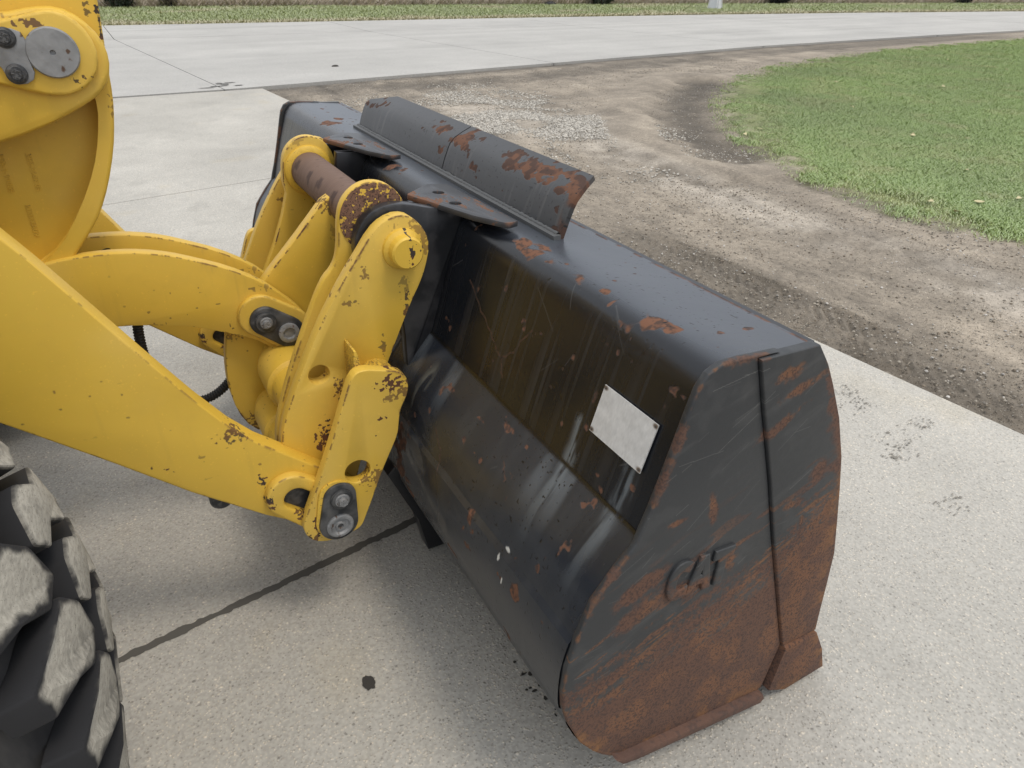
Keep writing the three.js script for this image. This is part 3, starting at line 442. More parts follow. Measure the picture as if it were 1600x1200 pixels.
{
  // ---- shell: outer profile from the top front lip, over the back, round the heel, along the floor to the cutting edge
  const UP = chaikin([[-0.368, 1.096], [-0.45, 1.103], [-0.53, 1.112], [-0.575, 1.112], [-0.605, 1.104], [-0.625, 1.078], [-0.637, 1.04], [-0.662, 0.965], [-0.683, 0.895], [-0.698, 0.848], [-0.713, 0.80]], 2, false);
  const OUT = [...UP, ...chaikin([[-0.715, 0.797], [-0.763, 0.741], [-0.809, 0.683], [-0.837, 0.608], [-0.858, 0.532], [-0.862, 0.467], [-0.860, 0.411], [-0.844, 0.352], [-0.812, 0.268], [-0.772, 0.206], [-0.69, 0.136]], 2, false), [-0.6, 0.122], [-0.45, 0.095], [-0.3, 0.066], [-0.15, 0.036], [-0.06, 0.02]];
  const fine = []; for (let i = 0; i < OUT.length - 1; i++) { const n = Math.max(1, Math.round(Math.hypot(OUT[i + 1][0] - OUT[i][0], OUT[i + 1][1] - OUT[i][1]) / 0.03)); for (let k = 0; k < n; k++) fine.push([lerp(OUT[i][0], OUT[i + 1][0], k / n), lerp(OUT[i][1], OUT[i + 1][1], k / n)]); } fine.push(OUT[OUT.length - 1]);
  const norm = (P, i) => { const a = P[Math.max(0, i - 1)], b = P[Math.min(P.length - 1, i + 1)], dx = b[0] - a[0], dy = b[1] - a[1], l = Math.hypot(dx, dy); return [-dy / l, dx / l]; };   // points inward
  const arc = [0]; for (let i = 1; i < fine.length; i++) arc.push(arc[i - 1] + Math.hypot(fine[i][0] - fine[i - 1][0], fine[i][1] - fine[i - 1][1]));
  const L = arc[arc.length - 1], NZ = 110, z0 = -W + BT, z1 = -BT;
  const skin = (off, flip, dent) => {
    const P = [], U = [], I = [];
    fine.forEach((p, i) => { const n = norm(fine, i); for (let k = 0; k <= NZ; k++) { const z = lerp(z0, z1, k / NZ), w = dent ? 0.0055 * (fbm(z * 2.6 + 20, arc[i] * 3.2, 3, 800) - 0.5) * sm(0, 0.15, arc[i]) * sm(0, 0.2, Math.min(z - z0, z1 - z)) : 0; P.push(p[0] + n[0] * (off - w), p[1] + n[1] * (off - w), z); U.push((z + W) / W, arc[i] / L); } });
    for (let i = 0; i < fine.length - 1; i++) for (let k = 0; k < NZ; k++) { const a = i * (NZ + 1) + k, b = a + NZ + 1; flip ? I.push(a, a + 1, b + 1, a, b + 1, b) : I.push(a, b, b + 1, a, b + 1, a + 1); }
    const g = new THREE.BufferGeometry(); g.setAttribute('position', new THREE.Float32BufferAttribute(P, 3)); g.setAttribute('uv', new THREE.Float32BufferAttribute(U, 2)); g.setIndex(I); g.computeVertexNormals(); return toCreasedNormals(g, 0.32);
  };
  // paint of the shell, laid out by (z, arc length): runs, scratches, chipped rust on the rear top corner
  const rs = rng(820), scr = []; for (let k = 0; k < 150; k++) { const z = -W + W * rs(), a = 0.2 + rs() * 1.25, len = 0.02 + 0.13 * rs() * rs(), th = (rs() - 0.5) * 2.2; scr.push([z, a, z + len * Math.sin(th), a + len * Math.cos(th), rs()]); }
  const N1 = 2048, N2 = 1024, lines = new Float32Array(N1 * N2), rl = new Float32Array(N1 * N2);
  const draw = (buf, z0_, a0, z1_, a1, wid, amt) => { const n = Math.ceil(Math.hypot((z1_ - z0_) / W * N1, (a1 - a0) / L * N2) * 2) + 1; for (let k = 0; k <= n; k++) { const u = ((lerp(z0_, z1_, k / n) + W) / W) * N1, v = lerp(a0, a1, k / n) / L * N2; for (let dx = -wid; dx <= wid; dx++) for (let dy = -wid; dy <= wid; dy++) { const x = Math.floor(u + dx), y = Math.floor(v + dy); if (x < 0 || y < 0 || x >= N1 || y >= N2) continue; const q = clamp(1 - Math.hypot(u - x - .5, v - y - .5) / (wid + 0.5)); const i = y * N1 + x; buf[i] = Math.max(buf[i], q * amt); } } };
  for (const s of scr) draw(lines, s[0], s[1], s[2], s[3], 1, 0.3 + 0.7 * s[4]);
  // forked rusty scratches
  const fork = [[-0.80, 0.37, -0.66, 0.44], [-0.66, 0.44, -0.57, 0.48], [-0.57, 0.48, -0.53, 0.44], [-0.53, 0.44, -0.49, 0.37], [-0.57, 0.48, -0.55, 0.52], [-0.40, 0.66, -0.36, 0.69], [-0.68, 0.74, -0.63, 0.77], [-0.63, 0.77, -0.61, 0.83]];
  for (const f of fork) { const m = 6; let pz = f[0], pa = f[1]; for (let k = 1; k <= m; k++) { const t = k / m, z = lerp(f[0], f[2], t) + 0.012 * (rs() - 0.5), a = lerp(f[1], f[3], t) + 0.008 * (rs() - 0.5); draw(rl, pz, pa, z, a, 1, 0.8); pz = z; pa = a; } }
  const CHIPS = [[-0.665, 0.215, 0.035, 0.03], [-0.60, 0.222, 0.04, 0.025], [-0.535, 0.225, 0.03, 0.018], [-0.43, 0.205, 0.03, 0.022], [-0.345, 0.21, 0.02, 0.014], [-0.195, 0.215, 0.045, 0.045], [-0.15, 0.215, 0.022, 0.03], [-2.23, 0.2, 0.06, 0.04], [-2.3, 0.14, 0.03, 0.03], [-1.9, 0.2, 0.04, 0.03], [-1.45, 0.23, 0.05, 0.03], [-0.62, 0.19, 0.04, 0.02], [-0.23, 0.43, 0.015, 0.045], [-0.2, 0.85, 0.02, 0.03], [-0.42, 0.83, 0.02, 0.03], [-0.5, 1.02, 0.03, 0.03], [-0.84, 0.93, 0.05, 0.12]];
  const t = tex(N1, N2, (u, v, i, j) => {
    const z = u * W - W, a = v * L, k = j * N1 + i;
    const n1 = fbm(z * 3 + 50, a * 3, 4, 830), n2 = fbm(z * 40 + 50, a * 40, 3, 835), n3 = fbm(z * 130 + 90, a * 130, 2, 838);
    const run = fbm(z * 34 + 50, a * 1.6, 3, 840), run2 = fbm(z * 90 + 50, a * 2.2 + 9, 2, 845);
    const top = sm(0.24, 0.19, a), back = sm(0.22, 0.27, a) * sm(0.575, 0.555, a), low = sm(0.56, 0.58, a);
    let c = [0.008, 0.0092, 0.0125], rough = 0.2 + 0.07 * back; if (low > 0) c = mix3(c, [0.017, 0.021, 0.029], low);  // lower shell painted bluer to imitate the sky it mirrors
    c = mix3(c, [0.066, 0.075, 0.09], top * (0.45 + 0.5 * n1)); rough += top * (0.02 + 0.14 * n1);  // top face: dust film, lightened blue-grey to imitate reflected sky
    const streak = back * (0.55 * sm(0.56, 0.78, run) + 0.65 * sm(0.66, 0.85, run2)) * sm(0.2, 0.34, a) * (0.4 + 0.6 * n1); c = mix3(c, [0.10, 0.102, 0.104], 0.28 * streak); rough += 0.2 * streak;
    const dust = low * (0.35 * sm(0.35, 0.75, n1) + 0.35 * sm(0.45, 0.75, run) * n2 + 0.3 * sm(0.75, 1.0, a) * n1); c = mix3(c, [0.085, 0.09, 0.095], 0.42 * dust); rough += low * 0.04 + 0.22 * dust;
    const blu = low * sm(0.6, 0.85, fbm(z * 14 + 9, a * 3 + 2, 3, 850)) * sm(0.75, 0.6, a); c = mix3(c, [0.16, 0.18, 0.2], 0.45 * blu);
    // washed-down salts under two corners of the maker's plate
    for (const [zc, s] of [[-0.235, 1], [-0.075, 0.8]]) { const q = sm(0.028, 0.004, Math.abs(z - zc + 0.02 * fbm(a * 20, 3, 2, 860))) * sm(0.445, 0.47, a) * sm(0.8, 0.5, a) * sm(0.3, 0.6, fbm(z * 90, a * 12, 3, 862)); c = mix3(c, [0.22, 0.25, 0.27], 0.6 * s * q); }
    // pale smears low on the back near the coupler
    { const q = sm(1.1, 0.3, Math.hypot((z + 0.80) / 0.05, (a - 0.70) / 0.10)) * sm(0.42, 0.6, fbm(z * 30, a * 8 + 3, 3, 865)); c = mix3(c, [0.2, 0.2, 0.17], 0.8 * q); }
    { const q = sm(1.1, 0.2, Math.hypot((z + 0.80) / 0.55, (a - 0.98) / 0.3)) * sm(0.55, 0.72, fbm(z * 10 + a * 6, a * 26 - z * 8, 3, 868)); c = mix3(c, [0.11, 0.105, 0.095], 0.6 * q); }
    c = mix3(c, [0.22, 0.22, 0.21], 0.3 * lines[k] * lines[k]);
    let r = 0.9 * rl[k]; for (const s of CHIPS) { const q = Math.hypot((z - s[0]) / s[2], (a - s[1]) / s[3]); if (q < 1.5) r = Math.max(r, sm(0.75, 0.5, q + 1.2 * (n2 - 0.5) + 2.2 * (fbm(z * 16, a * 30, 3, 870) - 0.5))); }
    r = Math.max(r, sm(0.80, 0.84, fbm(z * 30 + 7, a * 30, 3, 875)) * 0.85, sm(0.012, 0.0, a) * sm(0.35, 0.6, n2));
    c = mix3(c, mix3([0.145, 0.064, 0.034], [0.06, 0.031, 0.021], sm(0.4, 0.65, n3)), r); rough = lerp(rough, 0.9, r);
    const pit = sm(0.90, 0.93, vn(z * 170, a * 170, 880)) * sm(0.4, 0.6, n1); c = mix3(c, [0.006, 0.006, 0.007], pit);
    for (const s of [[-0.27, 0.80, 0.009, 0.006], [-0.285, 0.83, 0.005, 0.010], [-0.255, 0.87, 0.003, 0.008], [-0.3, 1.1, 0.004, 0.012]]) { const q = Math.hypot((z - s[0]) / s[2], (a - s[1]) / s[3]); if (q < 1.6) c = mix3(c, [0.6, 0.6, 0.57], sm(1.2, 0.6, q + 0.9 * (n3 - 0.5))); }
    const crease = sm(0.008, 0.001, Math.abs(a - 0.566)); c = mix3(c, [0.008, 0.007, 0.006], crease);
    return [...c, rough, 0.5 + 0.12 * n2 - 0.25 * r - 0.25 * pit + 0.2 * rl[k]];
  });
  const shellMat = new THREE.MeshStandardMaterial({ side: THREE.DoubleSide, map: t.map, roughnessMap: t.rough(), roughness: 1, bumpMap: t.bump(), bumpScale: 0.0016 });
  const worn = plainRust;
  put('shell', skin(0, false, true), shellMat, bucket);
  put('inner_lining', skin(0.022, true, false), std({ color: lin(0.09, 0.07, 0.055), roughness: 0.7 }), bucket);
  put('cutting_edge', (() => { const g = plate([[-0.15, 0.034], [-0.155, 0.062], [-0.03, 0.035], [0.012, 0.004], [0.0, 0.001]], -W + 0.03, -0.03, { bevel: 0.002 }); return uvXY(g, 1, 2, 0); })(), worn, bucket);
  put('top_lip', (() => { const g = new THREE.BoxGeometry(0.012, 0.022, W - 2 * BT, 1, 1, 1); g.translate(-0.3615, 1.0845, ZC); return uvXY(g, 2, 2, 1); })(), blackPaint, bucket);
  // wear plate overlaid on the lower back: only its upper edge and lower edge read
  const ovl = (i0, i1, off, za, zb) => { const seg = fine.slice(i0, i1), P = [], U = [], I = []; const n = 60; seg.forEach((p, i) => { const q = norm(fine, i0 + i), o = i === 0 || i === seg.length - 1 ? -0.001 : off; for (let k = 0; k <= n; k++) { const z = lerp(za, zb, k / n); P.push(p[0] - q[0] * o, p[1] - q[1] * o, z); U.push((z + W) / W, arc[i0 + i] / L); } }); for (let i = 0; i < seg.length - 1; i++) for (let k = 0; k < n; k++) { const a = i * (n + 1) + k, b = a + n + 1; I.push(a, b, b + 1, a, b + 1, a + 1); } const g = new THREE.BufferGeometry(); g.setAttribute('position', new THREE.Float32BufferAttribute(P, 3)); g.setAttribute('uv', new THREE.Float32BufferAttribute(U, 2)); g.setIndex(I); return toCreasedNormals(g, 0.32); };
  const iA = arc.findIndex((q) => q > 0.79), iB = arc.findIndex((q) => q > 1.03), iC = arc.findIndex((q) => q > 1.30);
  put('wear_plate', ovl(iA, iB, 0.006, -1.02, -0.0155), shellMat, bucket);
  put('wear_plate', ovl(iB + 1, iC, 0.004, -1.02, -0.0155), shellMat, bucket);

  // ---- sides
  const sideIn = [...SIDE_REAR, ...SEAM];
  const rr = rng(900), marks = []; for (let k = 0; k < 120; k++) { const x = -0.85 + 0.75 * rr(), y = 0.15 + 0.95 * rr(), th = 0.35 + (rr() - 0.5) * 1.0, l = 0.02 + 0.12 * rr() * rr(); marks.push([x, y, x + l * Math.cos(th), y + l * Math.sin(th), rr()]); }
  const all = [...SIDE_REAR, ...SIDE_FRONT.slice(), [-0.035, 0.114], [-0.007, 0.012], [-0.155, 0.012], [-0.236, 0.062]];
  const SPOT = [[-0.56, 0.607, 0.085, 0.022, -0.1], [-0.47, 0.635, 0.03, 0.045, 0.3], [-0.42, 0.95, 0.06, 0.014, 0.5], [-0.27, 0.79, 0.018, 0.03, 0], [-0.33, 0.72, 0.03, 0.018, 0], [-0.55, 0.80, 0.012, 0.04, 0.2], [-0.64, 0.80, 0.02, 0.010, 0], [-0.70, 0.67, 0.06, 0.022, 0.4], [-0.69, 0.60, 0.07, 0.03, 0.5], [-0.39, 1.02, 0.07, 0.015, 0.3], [-0.43, 1.06, 0.05, 0.02, 0.2], [-0.28, 0.66, 0.012, 0.03, 0.3], [-0.20, 0.66, 0.03, 0.05, 0.6], [-0.21, 0.9, 0.02, 0.05, 0], [-0.26, 0.945, 0.02, 0.04, 0]];
  const SW = 1024, lbuf = new Float32Array(SW * SW), [bx0, by0, bx1, by1] = bounds(all);
  for (const m of marks) { const n = 300; for (let k = 0; k <= n; k++) { const x = lerp(m[0], m[2], k / n), y = lerp(m[1], m[3], k / n), i = Math.floor((x - bx0) / (bx1 - bx0) * SW), j = Math.floor((y - by0) / (by1 - by0) * SW); if (i >= 0 && j >= 0 && i < SW && j < SW) lbuf[j * SW + i] = Math.max(lbuf[j * SW + i], 0.3 + 0.7 * m[4]); } }
  const sideTex = (near) => tex(near ? SW : 512, near ? SW : 512, (u, v, i, j) => {
    const x = bx0 + u * (bx1 - bx0), y = by0 + v * (by1 - by0), d = segDist(x, y, all);
    const n1 = fbm(x * 5 + 9, y * 5, 4, 910), n2 = fbm(x * 105 + 9, y * 105, 3, 915), n3 = fbm(x * 280 + 9, y * 280, 2, 918), n4 = fbm(x * 18 + 9, y * 18, 4, 920);
    // rust climbs from the floor to a scuffed, streaky line, higher towards the front
    const xr = x * 0.94 + y * 0.34, yr = -x * 0.34 + y * 0.94, sc = fbm(xr * 7, yr * 46, 4, 930);
    const line = 0.425 + 0.30 * (x + 0.85) + 0.10 * sm(-0.34, -0.2, x);
    let r = sm(0.06, -0.10, y - line + 0.30 * (sc - 0.5) + 0.16 * (n4 - 0.5) + 0.16 * (n2 - 0.5) + 0.10 * (n3 - 0.5));
    r = Math.max(r, sm(0.03, -0.16, y - line + 0.05 + 0.1 * (n2 - 0.5)) * 0.97);
    r = Math.max(r, 0.9 * sm(0.013, 0.001, d + 0.045 * (n4 - 0.42) + 0.02 * (n2 - 0.5)));
    if (x > -0.3 && y < 0.97) r = Math.max(r, sm(0.034, 0.006, d + 0.09 * (n4 - 0.42)));
    for (const s of SPOT) { const ex = (x - s[0]) * Math.cos(s[4]) + (y - s[1]) * Math.sin(s[4]), ey = -(x - s[0]) * Math.sin(s[4]) + (y - s[1]) * Math.cos(s[4]), q = Math.hypot(ex / s[2], ey / s[3]); if (q < 1.6) r = Math.max(r, sm(1.2, 0.5, q + 1.6 * (n4 - 0.5) + 0.8 * (n2 - 0.5))); }
    r = Math.max(r, 0.8 * sm(0.66, 0.72, fbm(xr * 9 + 4, yr * 60, 3, 940)) * sm(0.3, 0.0, y - line - 0.05));
    let c = mix3([0.019, 0.021, 0.0235], [0.036, 0.039, 0.042], n1 * 0.7 + 0.3 * n2), rough = 0.46 + 0.12 * n2;
    c = mix3(c, [0.10, 0.10, 0.10], 0.16 * sm(0.6, 0.8, sc) + 0.12 * sm(0.62, 0.8, n4)); if (near) c = mix3(c, [0.2, 0.2, 0.19], 0.5 * lbuf[j * SW + i]);
    const rc = mix3(mix3([0.105, 0.053, 0.035], [0.15, 0.070, 0.036], sm(0.4, 0.7, n4)), [0.05, 0.029, 0.023], sm(0.45, 0.75, n3) * 0.85);
    const fresh = sm(0.05, 0.0, d) * sm(0.4, 0.6, n4) + sm(0.09, 0.02, Math.abs(y - line)) * sm(0.5, 0.7, sc); 
    c = mix3(c, mix3(rc, [0.27, 0.125, 0.04], 0.75 * clamp(fresh) * n2), r); rough = lerp(rough, 0.9, r);
    return [...c, rough, 0.55 + 0.1 * n2 * (1 - r) + r * (0.35 * n3 - 0.25)];
  });
  const t2 = sideTex(true), t3 = sideTex(false);
  const uvSide = (g) => { const p = g.attributes.position, q = g.attributes.normal, uv = g.attributes.uv; let zt = -9; for (let i = 0; i < p.count; i++) zt = Math.max(zt, p.getZ(i)); for (let i = 0; i < p.count; i++) { const k = Math.abs(q.getZ(i)) < 0.5 ? zt - p.getZ(i) : 0; uv.setXY(i, (p.getX(i) - q.getX(i) * k - bx0) / (bx1 - bx0), (p.getY(i) - q.getY(i) * k - by0) / (by1 - by0)); } return g; };
  const sideMat = std({ map: t2.map, roughnessMap: t2.rough(), roughness: 1, bumpMap: t2.bump(), bumpScale: 0.0022 });
  const sideMatFar = std({ map: t3.map, roughness: 0.4 });
  const strip = [...SEAM.slice(0, 8).map(([x, y]) => [x + 0.006, y]).reverse(), ...SIDE_FRONT, [-0.088, 0.2]];
  strip.sort; const stripPts = [...SEAM.slice(0, 8).map(([x, y]) => [x + 0.0012, y]), ...SIDE_FRONT.slice().reverse()];
  const shoe = [[-0.206, 0.214], [-0.089, 0.203], [-0.04, 0.114], [-0.007, 0.022], [-0.155, 0.02], [-0.225, 0.062]];
  for (const s of [0, 1]) {
    const za = s ? -W : -BT, zb = s ? -W + BT : 0, o = s ? -1 : 1, m = s ? sideMatFar : sideMat;
    const sp = put('side_plate', uvSide(plate(sideIn, za, zb, { bevel: 0.004, seg: 3 })), m, bucket);
    sp.userData.label = s ? 'glossy black far side plate seen from inside' : 'near side plate with rust over its lower half';
    put('side_cutter', uvSide(s ? plate(stripPts, -W - 0.008, -W + BT, { bevel: 0.004 }) : plate(stripPts, -BT, 0.007, { bevel: 0.003, seg: 3 })), m, bucket);
    put('corner_shoe', uvSide(s ? plate(shoe, -W - 0.03, -W + 0.04, { bevel: 0.004 }) : plate(shoe, -0.05, 0.016, { bevel: 0.004 })), m, bucket);
    put('wear_strip', ((g) => { const p = g.attributes.position, uv = g.attributes.uv; for (let i = 0; i < p.count; i++) uv.setXY(i, p.getX(i) * 1.7, (p.getY(i) + p.getZ(i)) * 1.7); return g; })((() => { const a = [[-0.722, 0.158], [-0.70, 0.125], [-0.66, 0.110], [-0.25, 0.032], [-0.238, 0.045], [-0.245, 0.062], [-0.69, 0.142]]; return s ? plate(a, -W - 0.02, -W + 0.05, { bevel: 0.004 }) : plate(a, -0.05, 0.02, { bevel: 0.006 }); })()), worn, bucket);
  }

  // ---- blank maker's plate on the back
  {
    const dx = -0.713 + 0.637, dy = 0.80 - 1.04, l = Math.hypot(dx, dy), nx = dy / l, ny = -dx / l;    // outward normal of the back face
    const at = (y, o) => { const t = (1.04 - y) / (1.04 - 0.80); return [-0.637 + dx * t + nx * o, y + ny * o]; };
    const mt = tex(256, 256, (u, v) => { const n = fbm(u * 6, v * 6, 4, 960), s = fbm(u * 40, v * 12, 3, 962); const c = 0.60 + 0.16 * (n - 0.5) + 0.14 * (s - 0.5); const d = Math.min(Math.hypot(u - .03, v - .05), Math.hypot(u - .97, v - .05), Math.hypot(u - .97, v - .95), Math.hypot(u - .03, v - .95)); const r = sm(0.07, 0.02, d); return [lerp(c, .14, r), lerp(c, .1, r), lerp(c * 0.985, .07, r), 0.5]; });
    const mm = std({ map: mt.map, roughness: 0.5, metalness: 0.15 });
    const [xa, ya] = at(0.986, 0.006), [xb, yb] = at(0.892, 0.006), g = new THREE.BoxGeometry(1, 1, 1); g.scale(0.0025, Math.hypot(xa - xb, ya - yb), 0.156); g.rotateZ(-Math.atan2(xa - xb, ya - yb)); g.translate((xa + xb) / 2, (ya + yb) / 2, -0.135);
    put('blank_plate', g, mm, bucket);
    const mp = bucket.children[bucket.children.length - 1]; mp.userData.label = 'blank pale grey metal plate riveted to the black back';
    const rv = zlathe(0, 0, pinProf(0.002, 0, 0.0025, 0.001), 14); for (const [y, z] of [[0.981, -0.208], [0.981, -0.062], [0.897, -0.062], [0.897, -0.208]]) { const o = put('rivet', rv, darkSteel, mp); const [x, yy] = at(y, 0.006); o.position.set(x, yy, z); o.rotation.y = -Math.PI / 2; o.rotateX(Math.atan2(ny, -nx)); }
  }
  // ---- raised letters on the side plate
  {
    const font = await new FontLoader().loadAsync('fonts/droid/droid_sans_bold.typeface.json');
    LETTER.font = font;
    const g = new TextGeometry('CAT', { font, size: 0.1, depth: 0.008, curveSegments: 5, bevelEnabled: true, bevelThickness: 0.003, bevelSize: 0.007, bevelSegments: 2 });
    g.computeBoundingBox(); const b = g.boundingBox; g.translate(-b.min.x, 0, 0); g.scale(0.168 / (b.max.x - b.min.x), 0.086 / 0.1, 1);
    g.applyMatrix4(new THREE.Matrix4().set(1, 0.06, 0, 0, -0.11, 1, 0, 0, 0, 0, 1, 0, 0, 0, 0, 1)); g.translate(-0.643, 0.603, -0.003);
    put('raised_lettering', uvSide(g), sideMat, bucket).userData.label = 'raised block letters on the side plate';
  }
  // ---- spill guard: two bent panels and the bar they are welded to
  {
    const gt = tex(1024, 512, (u, v) => {
      const z = u * 1.5, a = v * 0.22, n1 = fbm(z * 4, a * 4, 4, 970), n2 = fbm(z * 50, a * 50, 3, 975), n3 = fbm(z * 12, a * 16, 4, 978), n4 = vn(z * 150, a * 150, 979);
      let c = mix3([0.03, 0.031, 0.034], [0.055, 0.057, 0.06], n1), rough = 0.34 + 0.14 * n1;
      let r = sm(0.75, 0.785, n3 * 0.65 + n2 * 0.35 + 0.13 * sm(0.05, 0.02, Math.abs(a - 0.125)) + 0.10 * sm(0.55, 0.75, z) + 0.10 * sm(1.25, 1.45, z));
      r = Math.max(r, sm(0.006, 0.0, 0.22 - a) * sm(0.3, 0.6, n2), sm(0.03, 0.0, 1.46 - z) * sm(0.3, 0.5, n3));
      const run = sm(0.6, 0.8, fbm(z * 60, a * 5, 3, 982)) * sm(0.14, 0.08, a); c = mix3(c, [0.13, 0.125, 0.12], 0.3 * run);
      c = mix3(c, mix3([0.13, 0.058, 0.032], [0.06, 0.031, 0.022], sm(0.4, 0.65, n2)), r); if (n4 > 0.9) c = [0.012, 0.012, 0.013];
      return [...c, lerp(rough, 0.9, r), 0.6 - 0.3 * r + 0.1 * n2];
    });
    const gm = std({ map: gt.map, roughnessMap: gt.rough(), roughness: 1, bumpMap: gt.bump(), bumpScale: 0.002 });
    const prof = [[-0.488, 1.106], [-0.472, 1.150], [-0.460, 1.178], [-0.451, 1.195], [-0.436, 1.209], [-0.41, 1.222], [-0.378, 1.236]];
    const al = [0]; for (let i = 1; i < prof.length; i++) al.push(al[i - 1] + Math.hypot(prof[i][0] - prof[i - 1][0], prof[i][1] - prof[i - 1][1]));
    const panel = (zs, ze, cutS, cutE) => {
      const th = 0.012, n = 24, P = [], U = [], I = [], m = prof.length;
      for (const o of [0, th]) prof.forEach((p, i) => { const q = norm(prof, i), f = al[i] / al[m - 1]; for (let k = 0; k <= n; k++) { const zA = lerp(zs, ze, k / n), w = sm(0.45, 1, f); const z = clamp(zA, zs + cutS * w * w, ze - cutE * w * w); P.push(p[0] - q[0] * o, p[1] - q[1] * o, z); U.push((z + 2.12) / 1.5, al[i] / 0.22); } });
      const id = (s, i, k) => s * m * (n + 1) + i * (n + 1) + k;
      for (let i = 0; i < m - 1; i++) for (let k = 0; k < n; k++) { const a = id(0, i, k), b = id(0, i + 1, k), c = id(1, i, k), d = id(1, i + 1, k); I.push(a, a + 1, b + 1, a, b + 1, b, c, d + 1, c + 1, c, d, d + 1); }
      for (let i = 0; i < m - 1; i++) for (const k of [0, n]) I.push(id(0, i, k), id(0, i + 1, k), id(1, i + 1, k), id(0, i, k), id(1, i + 1, k), id(1, i, k));
      for (let k = 0; k < n; k++) I.push(id(0, m - 1, k), id(0, m - 1, k + 1), id(1, m - 1, k + 1), id(0, m - 1, k), id(1, m - 1, k + 1), id(1, m - 1, k));
      const g = new THREE.BufferGeometry(); g.setAttribute('position', new THREE.Float32BufferAttribute(P, 3)); g.setAttribute('uv', new THREE.Float32BufferAttribute(U, 2)); g.setIndex(I); return toCreasedNormals(g, 0.5);
    };
    put('spill_guard', panel(-2.105, -1.337, 0.16, 0), gm, bucket); put('spill_guard', panel(-1.331, -0.655, 0, 0.03), gm, bucket);
    const bead = (p, q, r0, seed) => { const c = new THREE.LineCurve3(new THREE.Vector3(...p), new THREE.Vector3(...q)), n = Math.round(c.getLength() / 0.006), g = new THREE.TubeGeometry(c, n, r0, 6), P = g.attributes.position, rb = rng(seed); for (let i = 0; i <= n; i++) { const c0 = c.getPointAt(i / n), k = 0.75 + 0.5 * rb(); for (let j = 0; j <= 6; j++) { const v = new THREE.Vector3().fromBufferAttribute(P, i * 7 + j).sub(c0).multiplyScalar(k).add(c0); P.setXYZ(i * 7 + j, v.x, v.y, v.z); } } g.computeVertexNormals(); return g; };
    const beadMat = std({ color: lin(0.075, 0.078, 0.08), roughness: 0.5 });
    put('weld_bead', bead([-0.489, 1.117, -2.1], [-0.489, 1.117, -0.66], 0.006, 5), beadMat, bucket);
    put('weld_bead', bead([-0.622, 1.085, -1.018], [-0.716, 0.795, -1.03], 0.006, 6), beadMat, bucket); put('weld_bead', bead([-0.716, 0.795, -1.03], [-0.80, 0.69, -1.04], 0.006, 7), beadMat, bucket);
    const bar = new THREE.BoxGeometry(0.02, 0.012, 1.46, 1, 1, 1); bar.translate(-0.497, 1.112, -1.38); put('guard_foot_bar', bar, std({ color: lin(0.085, 0.088, 0.09), roughness: 0.5 }), bucket);
  }
  // ---- hinges: lugs on the back, gussets over them
  const gusT = tex(256, 256, (u, v) => { const n = fbm(u * 7, v * 7, 4, 990), m = fbm(u * 40, v * 40, 3, 992); const r = Math.max(sm(0.62, 0.66, n * 0.6 + 0.4 * m + 0.2 * sm(0.45, 0.1, u)), sm(0.03, 0.0, v) ); let c = mix3([0.03, 0.031, 0.034], [0.055, 0.056, 0.06], n); c = mix3(c, mix3([0.19, 0.09, 0.05], [0.1, 0.05, 0.03], m), r); return [...c, 0.4 + 0.5 * r]; });
  const gusM = std({ map: gusT.map, roughnessMap: gusT.rough(), roughness: 1 });
  for (const s of [0, 1]) {
    const dz = s ? -0.755 : 0;
    const pts = [[-0.722, 1.035 + dz * 0], [0, 0]];
    const g = plate(rounded([[-0.722, 1.035, 0.012], [-0.626, 1.125, 0.01], [-0.57, 1.11], [-0.555, 0.74], [-0.587, 0.727, 0.01], [-0.638, 0.81]]), 0, 0.014, { bevel: 0.002, holes: [circle(-0.631, 1.034, 0.016, 20), circle(-0.633, 0.925, 0.016, 20)] });
    g.rotateX(-Math.PI / 2); g.rotateZ(-0.07); g.translate(0, 1.084, dz);
    put('hinge_gusset', g, gusM, bucket);
    const lug = chaikin([[-0.60, 1.125], [-0.70, 1.138], [-0.75, 1.155], [-0.80, 1.163], [-0.855, 1.152], [-0.895, 1.11], [-0.905, 1.05], [-0.88, 0.98], [-0.82, 0.93], [-0.79, 0.86], [-0.79, 0.70], [-0.79, 0.69], [-0.69, 0.79], [-0.61, 1.09], [-0.60, 1.125]], 2);
    const lm = std({ map: darkTile.map, color: lin(0.35, 0.35, 0.38), roughness: 0.3 });
    for (const z of s ? [-1.835, -1.70] : [-0.963, -1.06]) put('hinge_lug', uvXY(plate(z !== -0.963 ? [[-0.60, 1.12], [-0.71, 1.125], [-0.72, 1.05], [-0.74, 0.9], [-0.76, 0.74], [-0.70, 0.79]] : lug, z, z + 0.036, { bevel: 0.004 }), 3), z === -0.963 ? lm : blackPaint, bucket);
    // lower heel plate standing on the ground
    put('heel_skid', uvXY(plate([[-0.88, 0.36], [-0.80, 0.44], [-0.80, 0.3], [-0.70, 0.16], [-0.69, 0.012], [-0.768, 0.012], [-0.795, 0.15]], s ? -1.83 : -0.985, s ? -1.77 : -0.925, { bevel: 0.004 }), 2), blackPaint, bucket);
  }
}
